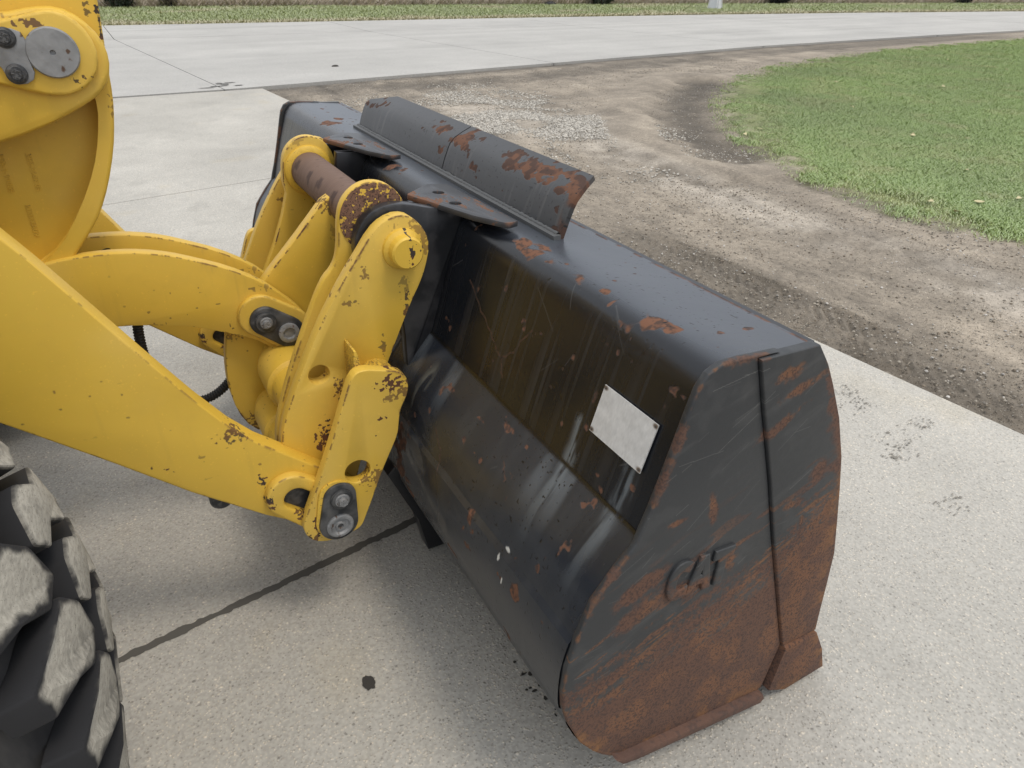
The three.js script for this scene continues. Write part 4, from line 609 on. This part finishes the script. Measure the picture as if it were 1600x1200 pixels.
// ================================================================== THE LOADER
const loader = tag(thing('wheel_loader'), 'yellow wheel loader arm, coupler and big treaded tyre reaching in from the left', 'wheel loader');
{
  const mirror = (z0, z1) => [2 * ZC - z1, 2 * ZC - z0];
  const boltHead = (r, h) => { const g = new THREE.CylinderGeometry(r * 0.93, r, h, 6); g.rotateX(Math.PI / 2); g.translate(0, 0, h / 2); return g; };
  const addBolt = (parent, x, y, z, r, m = darkSteel) => { const wsh = put('washer', zlathe(0, 0, pinProf(r * 1.5, 0, r * 0.3, 0.002), 28), m, parent); wsh.position.set(x, y, z); const b = put('bolt', boltHead(r, r * 0.8), m, parent); b.position.set(x, y, z + r * 0.3); b.rotation.z = x * 9; };
  // ---- lift arms
  const ARM = [[-2.75, 2.27], [-2.3, 1.98], [-1.9, 1.65], [-1.62, 1.298], [-1.58, 1.237], [-1.546, 1.182], [-1.497, 1.096], [-1.399, 0.922], [-1.335, 0.812], [-1.275, 0.72], [-1.225, 0.66], [-1.17, 0.61], [-1.10, 0.545], [-1.03, 0.485], [-0.99, 0.43], [-0.985, 0.36], [-1.02, 0.315], [-1.08, 0.315], [-1.154, 0.371], [-1.243, 0.438], [-1.394, 0.573], [-1.526, 0.707], [-1.623, 0.802], [-1.693, 0.87], [-1.95, 1.08], [-2.3, 1.36], [-2.75, 1.75]];
  const armSpots = [[-1.27, 0.70, 0.05, 0.02, 0.9], [-1.235, 0.535, 0.015, 0.04, 1], [-1.225, 0.50, 0.02, 0.03, 0.9], [-1.43, 0.66, 0.006, 0.006, 1], [-1.415, 0.645, 0.005, 0.004, 1], [-1.46, 0.675, 0.004, 0.006, 0.9]];
  const armMat = yellowPaint(ARM, { res: 1024, seed: 21, edge: 0.42, chips: 0.55, spots: armSpots, grime: 0.3 });
  const bossOut = obround(-1.175, 0.492, 0.062, -1.07, 0.392, 0.075), bossIn = obround(-1.165, 0.482, 0.031, -1.07, 0.392, 0.03);
  const bossMat = yellowPaint(bossOut, { res: 256, seed: 33, edge: 0.4, spots: [[-1.235, 0.52, 0.02, 0.06, 1], [-1.15, 0.43, 0.03, 0.03, 0.9]] });
  for (const s of [0, 1]) {
    const [a, b] = s ? mirror(-0.888, -0.825) : [-0.888, -0.825];
    const arm = put('lift_arm', plate(ARM, a, b, { bevel: 0.004, seg: 3 }), armMat, loader);
    const z = s ? [b, b + 0.028] : [b, b + 0.028];
    put('pin_boss', plate(bossOut, z[0] - 0.002, z[1], { bevel: 0.005, seg: 3, holes: [bossIn] }), bossMat, arm);
    put('boss_recess', plate(bossIn.map(([x, y]) => [x, y]), b - 0.004, b + 0.003, { bevel: 0 }), darkSteel, arm);
    if (!s) { const k = put('pin_end', zlathe(-1.334, 0.49, pinProf(0.028, -0.93, -0.87, 0.006), 24), darkSteel, arm); }
  }
  const ct = new THREE.CylinderGeometry(0.13, 0.13, 1.0, 40); ct.rotateX(Math.PI / 2); ct.translate(-2.1, 1.5, ZC); put('cross_member', uvXY(ct, 1), yellow, loader);

  // ---- quick coupler
  const cp = part('quick_coupler', loader);
  const HOOK = chaikin([[-0.917, 1.059], [-0.872, 1.118], [-0.838, 1.142], [-0.80, 1.151], [-0.768, 1.140], [-0.738, 1.105], [-0.727, 1.062], [-0.742, 1.005], [-0.762, 0.962], [-0.779, 0.935], [-0.817, 0.86], [-0.872, 0.746], [-0.905, 0.66], [-0.96, 0.5], [-1.0, 0.38], [-1.03, 0.32], [-1.10, 0.315], [-1.15, 0.37], [-1.166, 0.47], [-1.169, 0.575], [-1.155, 0.647], [-1.127, 0.712], [-1.082, 0.802], [-1.027, 0.904], [-0.973, 0.985], [-0.945, 1.024]], 1);
  const hookSpots = [[-0.775, 1.10, 0.06, 0.035, 0.55], [-0.745, 1.09, 0.02, 0.06, 0.6], [-0.80, 0.88, 0.015, 0.08, 0.9], [-0.872, 0.82, 0.012, 0.045, 0.7], [-1.0, 0.70, 0.018, 0.06, 0.9], [-1.05, 0.58, 0.03, 0.06, 1], [-0.9, 1.02, 0.012, 0.03, 0.7], [-0.95, 0.95, 0.03, 0.008, 0.7], [-0.80, 0.97, 0.02, 0.03, 0.5]];
  const hookMat = yellowPaint(HOOK, { res: 1024, seed: 41, edge: 0.6, chips: 0.5, spots: hookSpots });
  const hole = circle(-1.044, 0.777, 0.027, 28);
  const hp = put('hook_plate', plate(HOOK, -0.915, -0.875, { bevel: 0.003, holes: [hole] }), hookMat, cp);
  put('hook_pin', zlathe(-0.80, 1.066, [[0.052, -0.876], [0.050, -0.868], [0.0405, -0.862], [0.0405, -0.838], [0.036, -0.833], [1e-4, -0.833]]), yellowPaint(circle(-0.8, 1.066, 0.06), { res: 256, seed: 44, edge: 0.9, spots: [[-0.79, 1.07, 0.012, 0.05, 1], [-0.76, 1.06, 0.012, 0.03, 1]] }), cp).geometry.attributes.uv && 0;
  { const o = cp.children[cp.children.length - 1], g = o.geometry; const p = g.attributes.position, uv = g.attributes.uv; for (let i = 0; i < p.count; i++) uv.setXY(i, (p.getX(i) + 0.86) / 0.12, (p.getY(i) - 1.006) / 0.12); }
  const inner = (dx, dy) => { const c = circle(-0.815 + dx, 1.098 + dy, 0.09, 40).filter(([x, y]) => true); return chaikin([[-0.905 + dx, 1.098 + dy], [-0.892 + dx, 1.145 + dy], [-0.858 + dx, 1.178 + dy], [-0.815 + dx, 1.19 + dy], [-0.768 + dx, 1.177 + dy], [-0.735 + dx, 1.14 + dy], [-0.725 + dx, 1.09 + dy], [-0.745 + dx, 1.03 + dy], [-0.772 + dx, 0.98 + dy], [-0.84 + dx, 0.84], [-0.95, 0.6], [-1.02, 0.40], [-1.10, 0.36], [-1.16, 0.45], [-1.165, 0.575], [-1.10, 0.74], [-1.02 + dx, 0.87], [-0.965 + dx, 0.955 + dy], [-0.925 + dx, 0.99 + dy], [-0.91 + dx, 1.04 + dy]], 2); };
  const nearIn = inner(-0.018, 0.022), farIn = [...inner(0.035, -0.022).filter(([x, y]) => y > 1.02 || x > -0.82), [-0.90, 0.62], [-1.02, 0.66], [-0.975, 0.742], [-0.935, 0.82], [-0.895, 0.91], [-0.869, 0.985]];
  farIn.sort((p, q) => Math.atan2(p[1] - 0.93, p[0] + 0.82) - Math.atan2(q[1] - 0.93, q[0] + 0.82));
  put('hook_plate', plate(nearIn, -1.004, -0.974, { bevel: 0.003 }), yellowPaint(nearIn, { res: 512, seed: 47, edge: 0.5, base: YEL }), cp);
  { const d = put('rusty_disc', (() => { const g = plate(circle(-0.833, 1.120, 0.0865, 44), -0.974, -0.9735 + 0.002, { bevel: 0.0005 }); return uvXY(g, 5); })(), rustSteel, cp); d.userData.label = 'brown rusted disc face with a thin yellow rim'; }
  put('hook_plate', plate(farIn, -1.80, -1.765, { bevel: 0.003 }), yellowPaint(farIn, { res: 512, seed: 49, edge: 0.7, chips: 0.8, spots: [[-0.90, 1.03, 0.02, 0.09, 0.7], [-0.83, 1.16, 0.04, 0.03, 0.4]] }), cp);
  const farOut = HOOK.map(([x, y]) => [x + 0.078, y - 0.012]); put('hook_plate', plate(farOut, -1.90, -1.865, { bevel: 0.003 }), hookMat, cp);
  // rusty cross tube with collars
  put('cross_tube', (() => { const g = zcyl(-0.785, 1.055, -1.765, -1.0, 0.062, 0.062, 48); const p = g.attributes.position, uv = g.attributes.uv; for (let i = 0; i < p.count; i++) uv.setXY(i, Math.atan2(p.getY(i) - 1.055, p.getX(i) + 0.785) / 6.283, p.getZ(i) * 2); return g; })(), tubeRust, cp);
  put('collar', zlathe(-0.785, 1.055, [[0.062, -1.765], [0.082, -1.765], [0.08, -1.757], [0.066, -1.748], [0.062, -1.748]]), yellow, cp);
  put('collar', zlathe(-0.795, 1.065, [[0.06, -1.12], [0.068, -1.115], [0.07, -1.01], [0.075, -1.004], [0.06, -1.004]]), tubeRust, cp);
  // middle bracket: upper web from the tube down, lower cheek that carries the tilt pin
  const BR = chaikin([[-0.79, 1.09], [-0.85, 1.083], [-0.90, 1.03], [-0.962, 0.966], [-1.064, 0.866], [-1.115, 0.80], [-1.19, 0.735], [-1.213, 0.64], [-1.221, 0.552], [-1.212, 0.457], [-1.18, 0.385], [-1.12, 0.345], [-1.02, 0.40], [-0.95, 0.55], [-0.925, 0.68], [-0.925, 0.75], [-0.90, 0.795], [-0.865, 0.835], [-0.815, 0.885], [-0.79, 0.935], [-0.765, 1.0]], 1);
  put('bracket_plate', plate(BR, -1.375, -1.33, { bevel: 0.003 }), yellowPaint(BR, { res: 1024, seed: 53, edge: 0.7, chips: 0.6, spots: [[-0.86, 1.05, 0.03, 0.025, 0.8], [-0.82, 0.97, 0.03, 0.05, 0.35], [-1.17, 0.72, 0.05, 0.03, 0.6], [-1.15, 0.40, 0.05, 0.05, 0.8]] }), cp);
  for (const [x, y, r] of [[-1.05, 0.60, 0.075], [-1.095, 0.45, 0.066]]) { put('cross_tube', zlathe(x, y, [[r, -1.76], [r, -1.29], [r * 1.14, -1.29], [r * 1.14, -1.16], [r, -1.15], [r, -1.005]]), yellowPaint([[0, 0], [1, 0], [1, 1], [0, 1]], { res: 256, seed: 57, chips: 0.8, edge: 0 }), cp); }
  { const o = put('grease_fitting', zlathe(-1.02, 0.66, [[0.03, -1.16], [0.03, -1.10], [0.024, -1.09], [1e-4, -1.09]], 24), zincPin, cp); }
  // ear plate in front of the arm end, joined to the hook plate by folded webs
  const EAR = rounded([[-0.992, 0.812, 0.035], [-0.962, 0.822, 0.02], [-0.857, 0.789, 0.035], [-0.846, 0.735, 0.03], [-0.878, 0.676, 0.02], [-0.889, 0.607, 0.02], [-0.941, 0.507, 0.03], [-0.976, 0.426, 0.02], [-1.014, 0.344, 0.02], [-1.04, 0.336, 0.02], [-1.106, 0.33, 0.03], [-1.15, 0.35, 0.03], [-1.170, 0.40, 0.03], [-1.14, 0.465, 0.02], [-1.1, 0.549, 0.02], [-1.055, 0.654, 0.02]]);
  const earMat = yellowPaint(EAR, { res: 1024, seed: 61, edge: 0.55, chips: 0.45, spots: [[-0.893, 0.765, 0.045, 0.024, 1], [-0.868, 0.75, 0.03, 0.03, 0.8], [-0.90, 0.725, 0.03, 0.012, 0.7], [-0.955, 0.50, 0.05, 0.03, 0.75], [-0.93, 0.67, 0.022, 0.006, 1], [-1.15, 0.36, 0.04, 0.03, 0.9], [-1.13, 0.40, 0.012, 0.05, 1], [-0.95, 0.63, 0.006, 0.02, 0.9]] });
  const ear = put('ear_plate', plate(EAR, -0.802, -0.77, { bevel: 0.003, seg: 3, holes: [circle(-1.006, 0.529, 0.034, 28)] }), earMat, cp);
  const earFar = put('ear_plate', plate(EAR, ...mirror(-0.802, -0.77), { bevel: 0.003 }), earMat, cp);
  const box2 = (p, q, w, za, zb) => { const dx = q[0] - p[0], dy = q[1] - p[1], l = Math.hypot(dx, dy), nx = -dy / l * w / 2, ny = dx / l * w / 2; return plate([[p[0] + nx, p[1] + ny], [q[0] + nx, q[1] + ny], [q[0] - nx, q[1] - ny], [p[0] - nx, p[1] - ny]], za, zb, { bevel: 0.002 }); };
  const webMat = yellowPaint([[0, 0], [1, 0], [1, 1], [0, 1]], { res: 256, seed: 63, edge: 0.2, chips: 0.9, spots: [[0.5, 0.6, 0.5, 0.4, 0.9]] });
  put('ear_web', (() => { const P = chaikin([[-0.973, 0.858], [-0.962, 0.858], [-0.957, 0.81], [-0.945, 0.772], [-0.905, 0.79], [-0.868, 0.776], [-0.868, 0.764], [-0.905, 0.774], [-0.95, 0.748], [-0.968, 0.70], [-1.005, 0.63], [-1.018, 0.635], [-0.982, 0.70], [-0.975, 0.77]], 1); return plate(P, -0.876, -0.80, { bevel: 0.002 }); })(), webMat, cp);
  put('ear_web', box2([-1.01, 0.63], [-1.055, 0.54], 0.02, -0.876, -0.80), webMat, cp);
  // lock plate of the lower pin
  const LP = obround(-1.064, 0.474, 0.043, -1.076, 0.392, 0.052);
  for (const s of [0]) {
    put('lock_plate', uvXY(plate(LP, -0.7695, -0.755, { bevel: 0.003 }), 4), darkSteel, cp);
    put('pin_washer', zlathe(-1.062, 0.473, [[0.03, -0.755], [0.03, -0.748], [0.026, -0.746], [0.012, -0.746], [1e-4, -0.746]]), darkSteel, cp); addBolt(cp, -1.062, 0.473, -0.746, 0.013, zincPin);
    put('coupler_pin', uvXY(zlathe(-1.075, 0.388, [[0.036, -0.757], [0.036, -0.750], [0.032, -0.747], [0.026, -0.747], [0.022, -0.753], [0.014, -0.753], [0.012, -0.749], [0.008, -0.749], [0.007, -0.757], [1e-4, -0.757]]), 6), zincPin, cp);
    put('pin_shim', uvXY(plate(obround(-1.072, 0.478, 0.046, -1.082, 0.40, 0.052), -0.7705, -0.764, { bevel: 0.002 }), 4), yellow, cp);
  }
  for (const s of [0, 1]) put('coupler_pin', zcyl(-1.07, 0.39, ...(s ? mirror(-0.91, -0.80) : [-0.91, -0.80]), 0.045), darkSteel, cp);

  // ---- tilt links: a pair of curved plates
  const LK = [...chaikin([[-1.69, 0.99], [-1.64, 1.013], [-1.579, 1.026], [-1.52, 1.032], [-1.469, 1.032], [-1.408, 1.028], [-1.355, 1.019], [-1.293, 1.001], [-1.23, 0.973], [-1.157, 0.938], [-1.078, 0.885], [-1.017, 0.822], [-0.978, 0.775], [-0.958, 0.725], [-0.972, 0.66], [-1.02, 0.64], [-1.073, 0.665], [-1.125, 0.714], [-1.201, 0.753], [-1.269, 0.785], [-1.317, 0.802], [-1.411, 0.825], [-1.474, 0.834], [-1.56, 0.835], [-1.66, 0.83], [-1.72, 0.86], [-1.735, 0.93]], 1)];
  const linkMat = yellowPaint(LK, { res: 1024, seed: 71, edge: 0.5, chips: 0.5, spots: [[-1.18, 0.76, 0.01, 0.03, 0.8], [-1.0, 0.68, 0.07, 0.03, 0.9], [-0.98, 0.77, 0.02, 0.04, 0.6], [-1.05, 0.865, 0.05, 0.02, 0.5]] });
  const tb = obround(-1.10, 0.79, 0.062, -1.03, 0.735, 0.066), tl = obround(-1.092, 0.777, 0.043, -1.033, 0.729, 0.046);
  for (const s of [0, 1]) {
    const za = s ? -1.475 : -1.32, zb = za + 0.04;
    const lk = put('tilt_link', plate(LK, za, zb, { bevel: 0.003 }), linkMat, loader);
    if (!s) {
      put('pin_boss', plate(tb, zb - 0.002, zb + 0.02, { bevel: 0.006, seg: 3 }), yellowPaint(tb, { res: 256, seed: 75, edge: 0.3 }), lk);
      put('lock_plate', uvXY(plate(tl, zb + 0.018, zb + 0.034, { bevel: 0.004, seg: 3 }), 4), darkSteel, lk);
      put('washer', zlathe(-1.092, 0.777, [[0.03, zb + 0.034], [0.03, zb + 0.042], [0.026, zb + 0.044], [1e-4, zb + 0.044]]), darkSteel, lk);
      addBolt(lk, -1.092, 0.777, zb + 0.044, 0.012, zincPin);
      put('tilt_pin', uvXY(zlathe(-1.033, 0.729, [[0.03, zb + 0.034], [0.03, zb + 0.041], [0.026, zb + 0.043], [0.018, zb + 0.043], [0.016, zb + 0.036], [1e-4, zb + 0.036]]), 6), zincPin, lk);
    }
  }
  // ---- tilt lever casting
  const LV = chaikin([[-1.302, 1.66], [-1.308, 1.59], [-1.314, 1.527], [-1.321, 1.461], [-1.327, 1.393], [-1.337, 1.341], [-1.355, 1.274], [-1.388, 1.191], [-1.422, 1.127], [-1.451, 1.088], [-1.513, 1.02], [-1.55, 0.93], [-1.60, 0.87], [-1.68, 0.88], [-1.74, 1.0], [-1.78, 1.2], [-1.79, 1.4], [-1.78, 1.62], [-1.72, 1.78], [-1.6, 1.86], [-1.45, 1.86], [-1.34, 1.80]], 1);
  const LVI = chaikin([[-1.36, 1.415], [-1.353, 1.375], [-1.372, 1.30], [-1.40, 1.229], [-1.451, 1.142], [-1.525, 1.045], [-1.60, 1.0], [-1.67, 1.06], [-1.71, 1.2], [-1.71, 1.38], [-1.62, 1.44], [-1.5, 1.44], [-1.41, 1.435]], 1);
  const lvMat = yellowPaint(LV, { res: 1024, seed: 81, edge: 0.15, chips: 0.35, spots: [[-1.315, 1.53, 0.008, 0.16, 1], [-1.335, 1.58, 0.012, 0.03, 0.8], [-1.333, 1.36, 0.01, 0.05, 0.6]] });
  const lv = put('tilt_lever', plate(LV, -1.43, -1.36, { bevel: 0.006, seg: 3 }), lvMat, loader);
  put('lever_rim', plate(LV.map(([x, y]) => [x, y]), -1.362, -1.30, { bevel: 0.010, seg: 4, holes: [LVI] }), lvMat, lv);
  put('lever_rim', plate(LV, -1.49, -1.43, { bevel: 0.01, seg: 3, holes: [LVI] }), lvMat, lv);
  const B1 = chaikin([[-2.05, 1.585], [-1.62, 1.572], [-1.494, 1.571], [-1.44, 1.582], [-1.39, 1.582], [-1.352, 1.560], [-1.322, 1.52], [-1.316, 1.478], [-1.327, 1.437], [-1.352, 1.407], [-1.386, 1.387], [-1.436, 1.364], [-1.505, 1.338], [-1.57, 1.322], [-1.7, 1.29], [-2.05, 1.27]], 1);
  const b1m = yellowPaint(B1, { res: 512, seed: 85, edge: 0.15, chips: 0.5 });
  put('rod_eye', plate(B1, -1.302, -1.24, { bevel: 0.012, seg: 4 }), b1m, lv);
  const B2 = chaikin([[-1.6, 1.54], [-1.495, 1.562], [-1.45, 1.572], [-1.405, 1.580], [-1.37, 1.566], [-1.343, 1.53], [-1.336, 1.485], [-1.353, 1.446], [-1.384, 1.420], [-1.423, 1.410], [-1.47, 1.418], [-1.52, 1.438], [-1.6, 1.46]], 1);
  put('pin_boss', plate(B2, -1.245, -1.22, { bevel: 0.007, seg: 3 }), yellowPaint(B2, { res: 512, seed: 87, edge: 0.1, chips: 0.4, spots: [[-1.385, 1.438, 0.03, 0.012, 0.9], [-1.45, 1.555, 0.03, 0.008, 0.9]] }), lv);
  put('pivot_pin', uvXY(zlathe(-1.421, 1.498, [[0.05, -1.222], [0.050, -1.212], [0.047, -1.208], [0.006, -1.208], [0.004, -1.213], [1e-4, -1.214]], 56), 4), zincPin, lv);
  const LL = obround(-1.497, 1.528, 0.028, -1.492, 1.462, 0.028);
  put('lock_plate', uvXY(plate(chaikin([[-1.525, 1.55], [-1.47, 1.545], [-1.462, 1.52], [-1.468, 1.49], [-1.463, 1.452], [-1.49, 1.437], [-1.515, 1.45], [-1.522, 1.48], [-1.545, 1.50]], 1), -1.221, -1.210, { bevel: 0.003 }), 4), zincPin, lv);
  for (const [x, y] of [[-1.498, 1.53], [-1.497, 1.461]]) { put('washer', zlathe(x, y, [[0.02, -1.211], [0.02, -1.206], [0.017, -1.204], [1e-4, -1.204]]), darkSteel, lv); addBolt(lv, x, y, -1.204, 0.011); }
  const txt = (s, x, y, size, dx) => { const g = new TextGeometry(s, { font: LETTER.font, size, depth: 0.003, curveSegments: 2, bevelEnabled: false }); g.rotateZ(-Math.PI / 2 - 0.03); g.translate(x, y, -1.3605); put('cast_lettering', g, yellow, lv); };
  txt('392-2148 03', -1.541, 1.272, 0.0115); txt('MMXXAUR', -1.577, 1.155, 0.0115); txt('50R-1-11069', -1.596, 1.277, 0.0115);

  // ---- hoses
  const hose = (pts, r, pitch, m) => {
    const c = new THREE.CatmullRomCurve3(pts.map((p) => new THREE.Vector3(...p))), Lh = c.getLength(), n = Math.ceil(Lh / pitch * 6), f = c.computeFrenetFrames(n), P = [], I = [], R = 14;
    for (let i = 0; i <= n; i++) { const p = c.getPointAt(i / n), rr = r * (1 + 0.11 * Math.cos(i / 6 * 2 * Math.PI)); for (let k = 0; k < R; k++) { const a = k / R * 6.2832; const v = f.normals[i].clone().multiplyScalar(Math.cos(a) * rr).addScaledVector(f.binormals[i], Math.sin(a) * rr).add(p); P.push(v.x, v.y, v.z); } }
    for (let i = 0; i < n; i++) for (let k = 0; k < R; k++) { const a = i * R + k, b = i * R + (k + 1) % R; I.push(a, b, b + R, a, b + R, a + R); }
    const g = new THREE.BufferGeometry(); g.setAttribute('position', new THREE.Float32BufferAttribute(P, 3)); g.setAttribute('uv', new THREE.Float32BufferAttribute(new Float32Array(P.length / 3 * 2), 2)); g.setIndex(I); g.computeVertexNormals(); return g;
  };
  put('hydraulic_hose', hose([[-1.44, 1.0, -1.40], [-1.41, 0.85, -1.42], [-1.412, 0.79, -1.42], [-1.419, 0.732, -1.42], [-1.42, 0.66, -1.42], [-1.40, 0.56, -1.42], [-1.35, 0.49, -1.42], [-1.293, 0.478, -1.42], [-1.248, 0.491, -1.42], [-1.20, 0.53, -1.42], [-1.15, 0.60, -1.42]], 0.0135, 0.009), rubberHose, loader);
  put('hydraulic_hose', hose([[-1.04, 0.58, -1.10], [-1.085, 0.51, -1.14], [-1.11, 0.453, -1.18], [-1.14, 0.389, -1.2], [-1.2, 0.33, -1.22]], 0.017, 0.010), std({ color: lin(0.09, 0.09, 0.09), roughness: 0.45 }), loader);

  // ---- front wheels
  const wheel = part('wheel', loader); wheel.position.set(-2.335, 0.755, -0.25); wheel.scale.set(1.03, 1.03, 1);
  const tyreTex = tex(512, 512, (u, v) => { const n = fbm(u * 16, v * 16, 5, 1010, 16), m = fbm(u * 60, v * 60, 3, 1015, 60); const c = mix3([0.014, 0.014, 0.016], [0.05, 0.048, 0.045], 0.6 * n * n + 0.3 * m); return [...c, 0.62, m]; }, THREE.RepeatWrapping); tyreTex.map.repeat.set(6, 2);
  const tyreMat = std({ map: tyreTex.map, roughness: 0.6 });
  const TR = 0.706, prof = [[0.32, -0.18], [0.36, -0.205], [0.42, -0.225], [0.5, -0.236], [0.58, -0.235], [0.64, -0.23], [0.67, -0.222], [0.69, -0.205], [0.70, -0.17], [TR, -0.1], [TR + 0.002, 0], [TR, 0.1], [0.70, 0.165], [0.69, 0.198], [0.675, 0.214], [0.660, 0.222], [0.657, 0.2265], [0.653, 0.223], [0.62, 0.231], [0.58, 0.235], [0.5, 0.236], [0.42, 0.225], [0.36, 0.205], [0.32, 0.18]];
  const tyre = put('tyre', (() => { const g = new THREE.LatheGeometry(prof.map((p) => new THREE.Vector2(p[0], p[1])), 160); g.rotateX(Math.PI / 2); return g; })(), tyreMat, wheel);
  // tread blocks: dusty worn tops, bare rubber flanks
  const lugTex = (seed, P, thr, amt) => tex(256, 256, (u, v) => {
    const [x0, y0, x1, y1] = bounds(P), x = lerp(x0, x1, u), y = lerp(y0, y1, v), d = segDist(x, y, P), n = fbm(x * 55 + seed, y * 30, 4, seed), m = fbm(x * 330 + seed, y * 120, 3, seed + 4), q = vn(x * 700, y * 700, seed + 8);
    const dust = amt * sm(-0.004, 0.009, d - 0.014 * (1 - n) + 0.6 * thr) * (0.82 + 0.32 * m) * (1 - 0.25 * sm(0.60, 0.8, n)); let c = mix3([0.013, 0.013, 0.0145], mix3([0.30, 0.28, 0.235], [0.42, 0.395, 0.335], m), clamp(dust)); if (q > 0.88) c = c.map((k) => k * 0.55); if (u < 0.06 && v > 0.94) c = [0.013, 0.013, 0.0145]; return [...c, 0.9, 0.4 + 0.4 * m];
  });
  const NL = 40, lugs = [];
  const FARL = rounded([[0.066, 0.005, 0.0090], [0.028, -0.045, 0.0045], [0.016, -0.125, 0.0054], [-0.062, -0.125, 0.0054], [-0.056, -0.045, 0.0045], [-0.016, 0.005, 0.0045], [-0.018, 0.065, 0.0054], [0.018, 0.10, 0.0067], [0.062, 0.05, 0.0090]].map(([x, y, r]) => [x, y - 0.105, r]));
  const NEARL = rounded([[0.047, -0.05, 0.0067], [-0.005, -0.092, 0.0067], [-0.062, -0.085, 0.0090], [-0.056, -0.01, 0.0090], [-0.008, 0.055, 0.0090], [0.018, 0.128, 0.0054], [0.068, 0.128, 0.0054], [0.062, 0.03, 0.0090]].map(([x, y, r]) => [x, y + 0.105, r]));
  const bend = (P) => {
    const hgt = 0.048, sh = new THREE.ExtrudeGeometry(shp(P), { depth: hgt - 0.010, bevelEnabled: true, bevelThickness: 0.005, bevelSize: 0.004, bevelOffset: -0.004, bevelSegments: 2, steps: 1 }), g = sh; g.translate(0, 0, 0.005);
    const [x0, y0, x1, y1] = bounds(P), p = g.attributes.position, uv = g.attributes.uv, pos0 = p.clone();
    for (let i = 0; i < p.count; i++) { const s = p.getX(i), z = p.getY(i), h = p.getZ(i), out = Math.max(0, Math.abs(z) - 0.12), fl = 1 + 0.05 * (1 - h / hgt), R = 0.702 + h - 1.5 * out * out, a = s * fl / 0.75; p.setXYZ(i, R * Math.cos(a), R * Math.sin(a), z); }
    for (let i = 0; i < p.count; i += 3) { const top = Math.min(pos0.getZ(i), pos0.getZ(i + 1), pos0.getZ(i + 2)) > hgt * 0.8; for (let k = i; k < i + 3; k++) uv.setXY(k, top ? (pos0.getX(k) - x0) / (x1 - x0) : 0.02, top ? (pos0.getY(k) - y0) / (y1 - y0) : 0.98); }
    return toCreasedNormals(g, 0.7);
  };
  const gF = bend(FARL), gN = bend(NEARL);
  const mF = [1, 2, 3].map((k) => { const t = lugTex(1100 + 10 * k, FARL, 0.012, 1); return std({ map: t.map, roughness: 0.92, bumpMap: t.bump(), bumpScale: 0.0012 }); });
  const mN = [1, 2, 3].map((k) => { const t = lugTex(1200 + 10 * k, NEARL, 0.004 - 0.003 * k, 0.9); return std({ map: t.map, roughness: 0.92, bumpMap: t.bump(), bumpScale: 0.0012 }); });
  for (let k = 0; k < NL; k++) { const a = k / NL * 2 * Math.PI; const o = put('tread_lug', gF, mF[k % 3], wheel); o.rotation.z = a + 0.107; const q = put('tread_lug', gN, mN[(k * 2) % 3], wheel); q.rotation.z = a + 0.16; }
  const rim = (() => { const g = new THREE.LatheGeometry([[0.05, -0.05], [0.25, -0.04], [0.28, 0.02], [0.30, 0.15], [0.33, 0.18], [0.325, 0.195]].map((p) => new THREE.Vector2(...p)), 64); g.rotateX(Math.PI / 2); return g; })(); put('rim', rim, yellow, wheel);
  const w2 = wheel.clone(); w2.name = 'wheel'; w2.position.z = 2 * ZC + 0.25; loader.add(w2);
  // ---- front frame behind the wheels, out to the left of the picture
  const FR = rounded([[-2.1, 0.92, 0.1], [-2.1, 0.5, 0.1], [-3.6, 0.5, 0.05], [-3.6, 1.5, 0.1], [-3.3, 2.15, 0.15], [-2.95, 2.3, 0.1], [-2.75, 1.2, 0.2]]);
  const darkFrame = std({ color: lin(0.13, 0.10, 0.055), roughness: 0.8 });  // unseen frame and axle, darkened to weaken their yellow reflection in the bucket
  put('front_frame', plate(FR, -1.72, -1.03, { bevel: 0.02 }), darkFrame, loader);
  put('axle', zcyl(-2.32, 0.735, -2.5, -0.25, 0.14), darkFrame, loader);
  put('rear_body', plate(rounded([[-4.6, 0.7, 0.1], [-4.6, 1.9, 0.1], [-6.2, 2.0, 0.2], [-7.4, 1.9, 0.2], [-7.4, 0.8, 0.2]]), -2.2, -0.55, { bevel: 0.04 }), yellow, loader);
}
renderer.render(scene, camera);
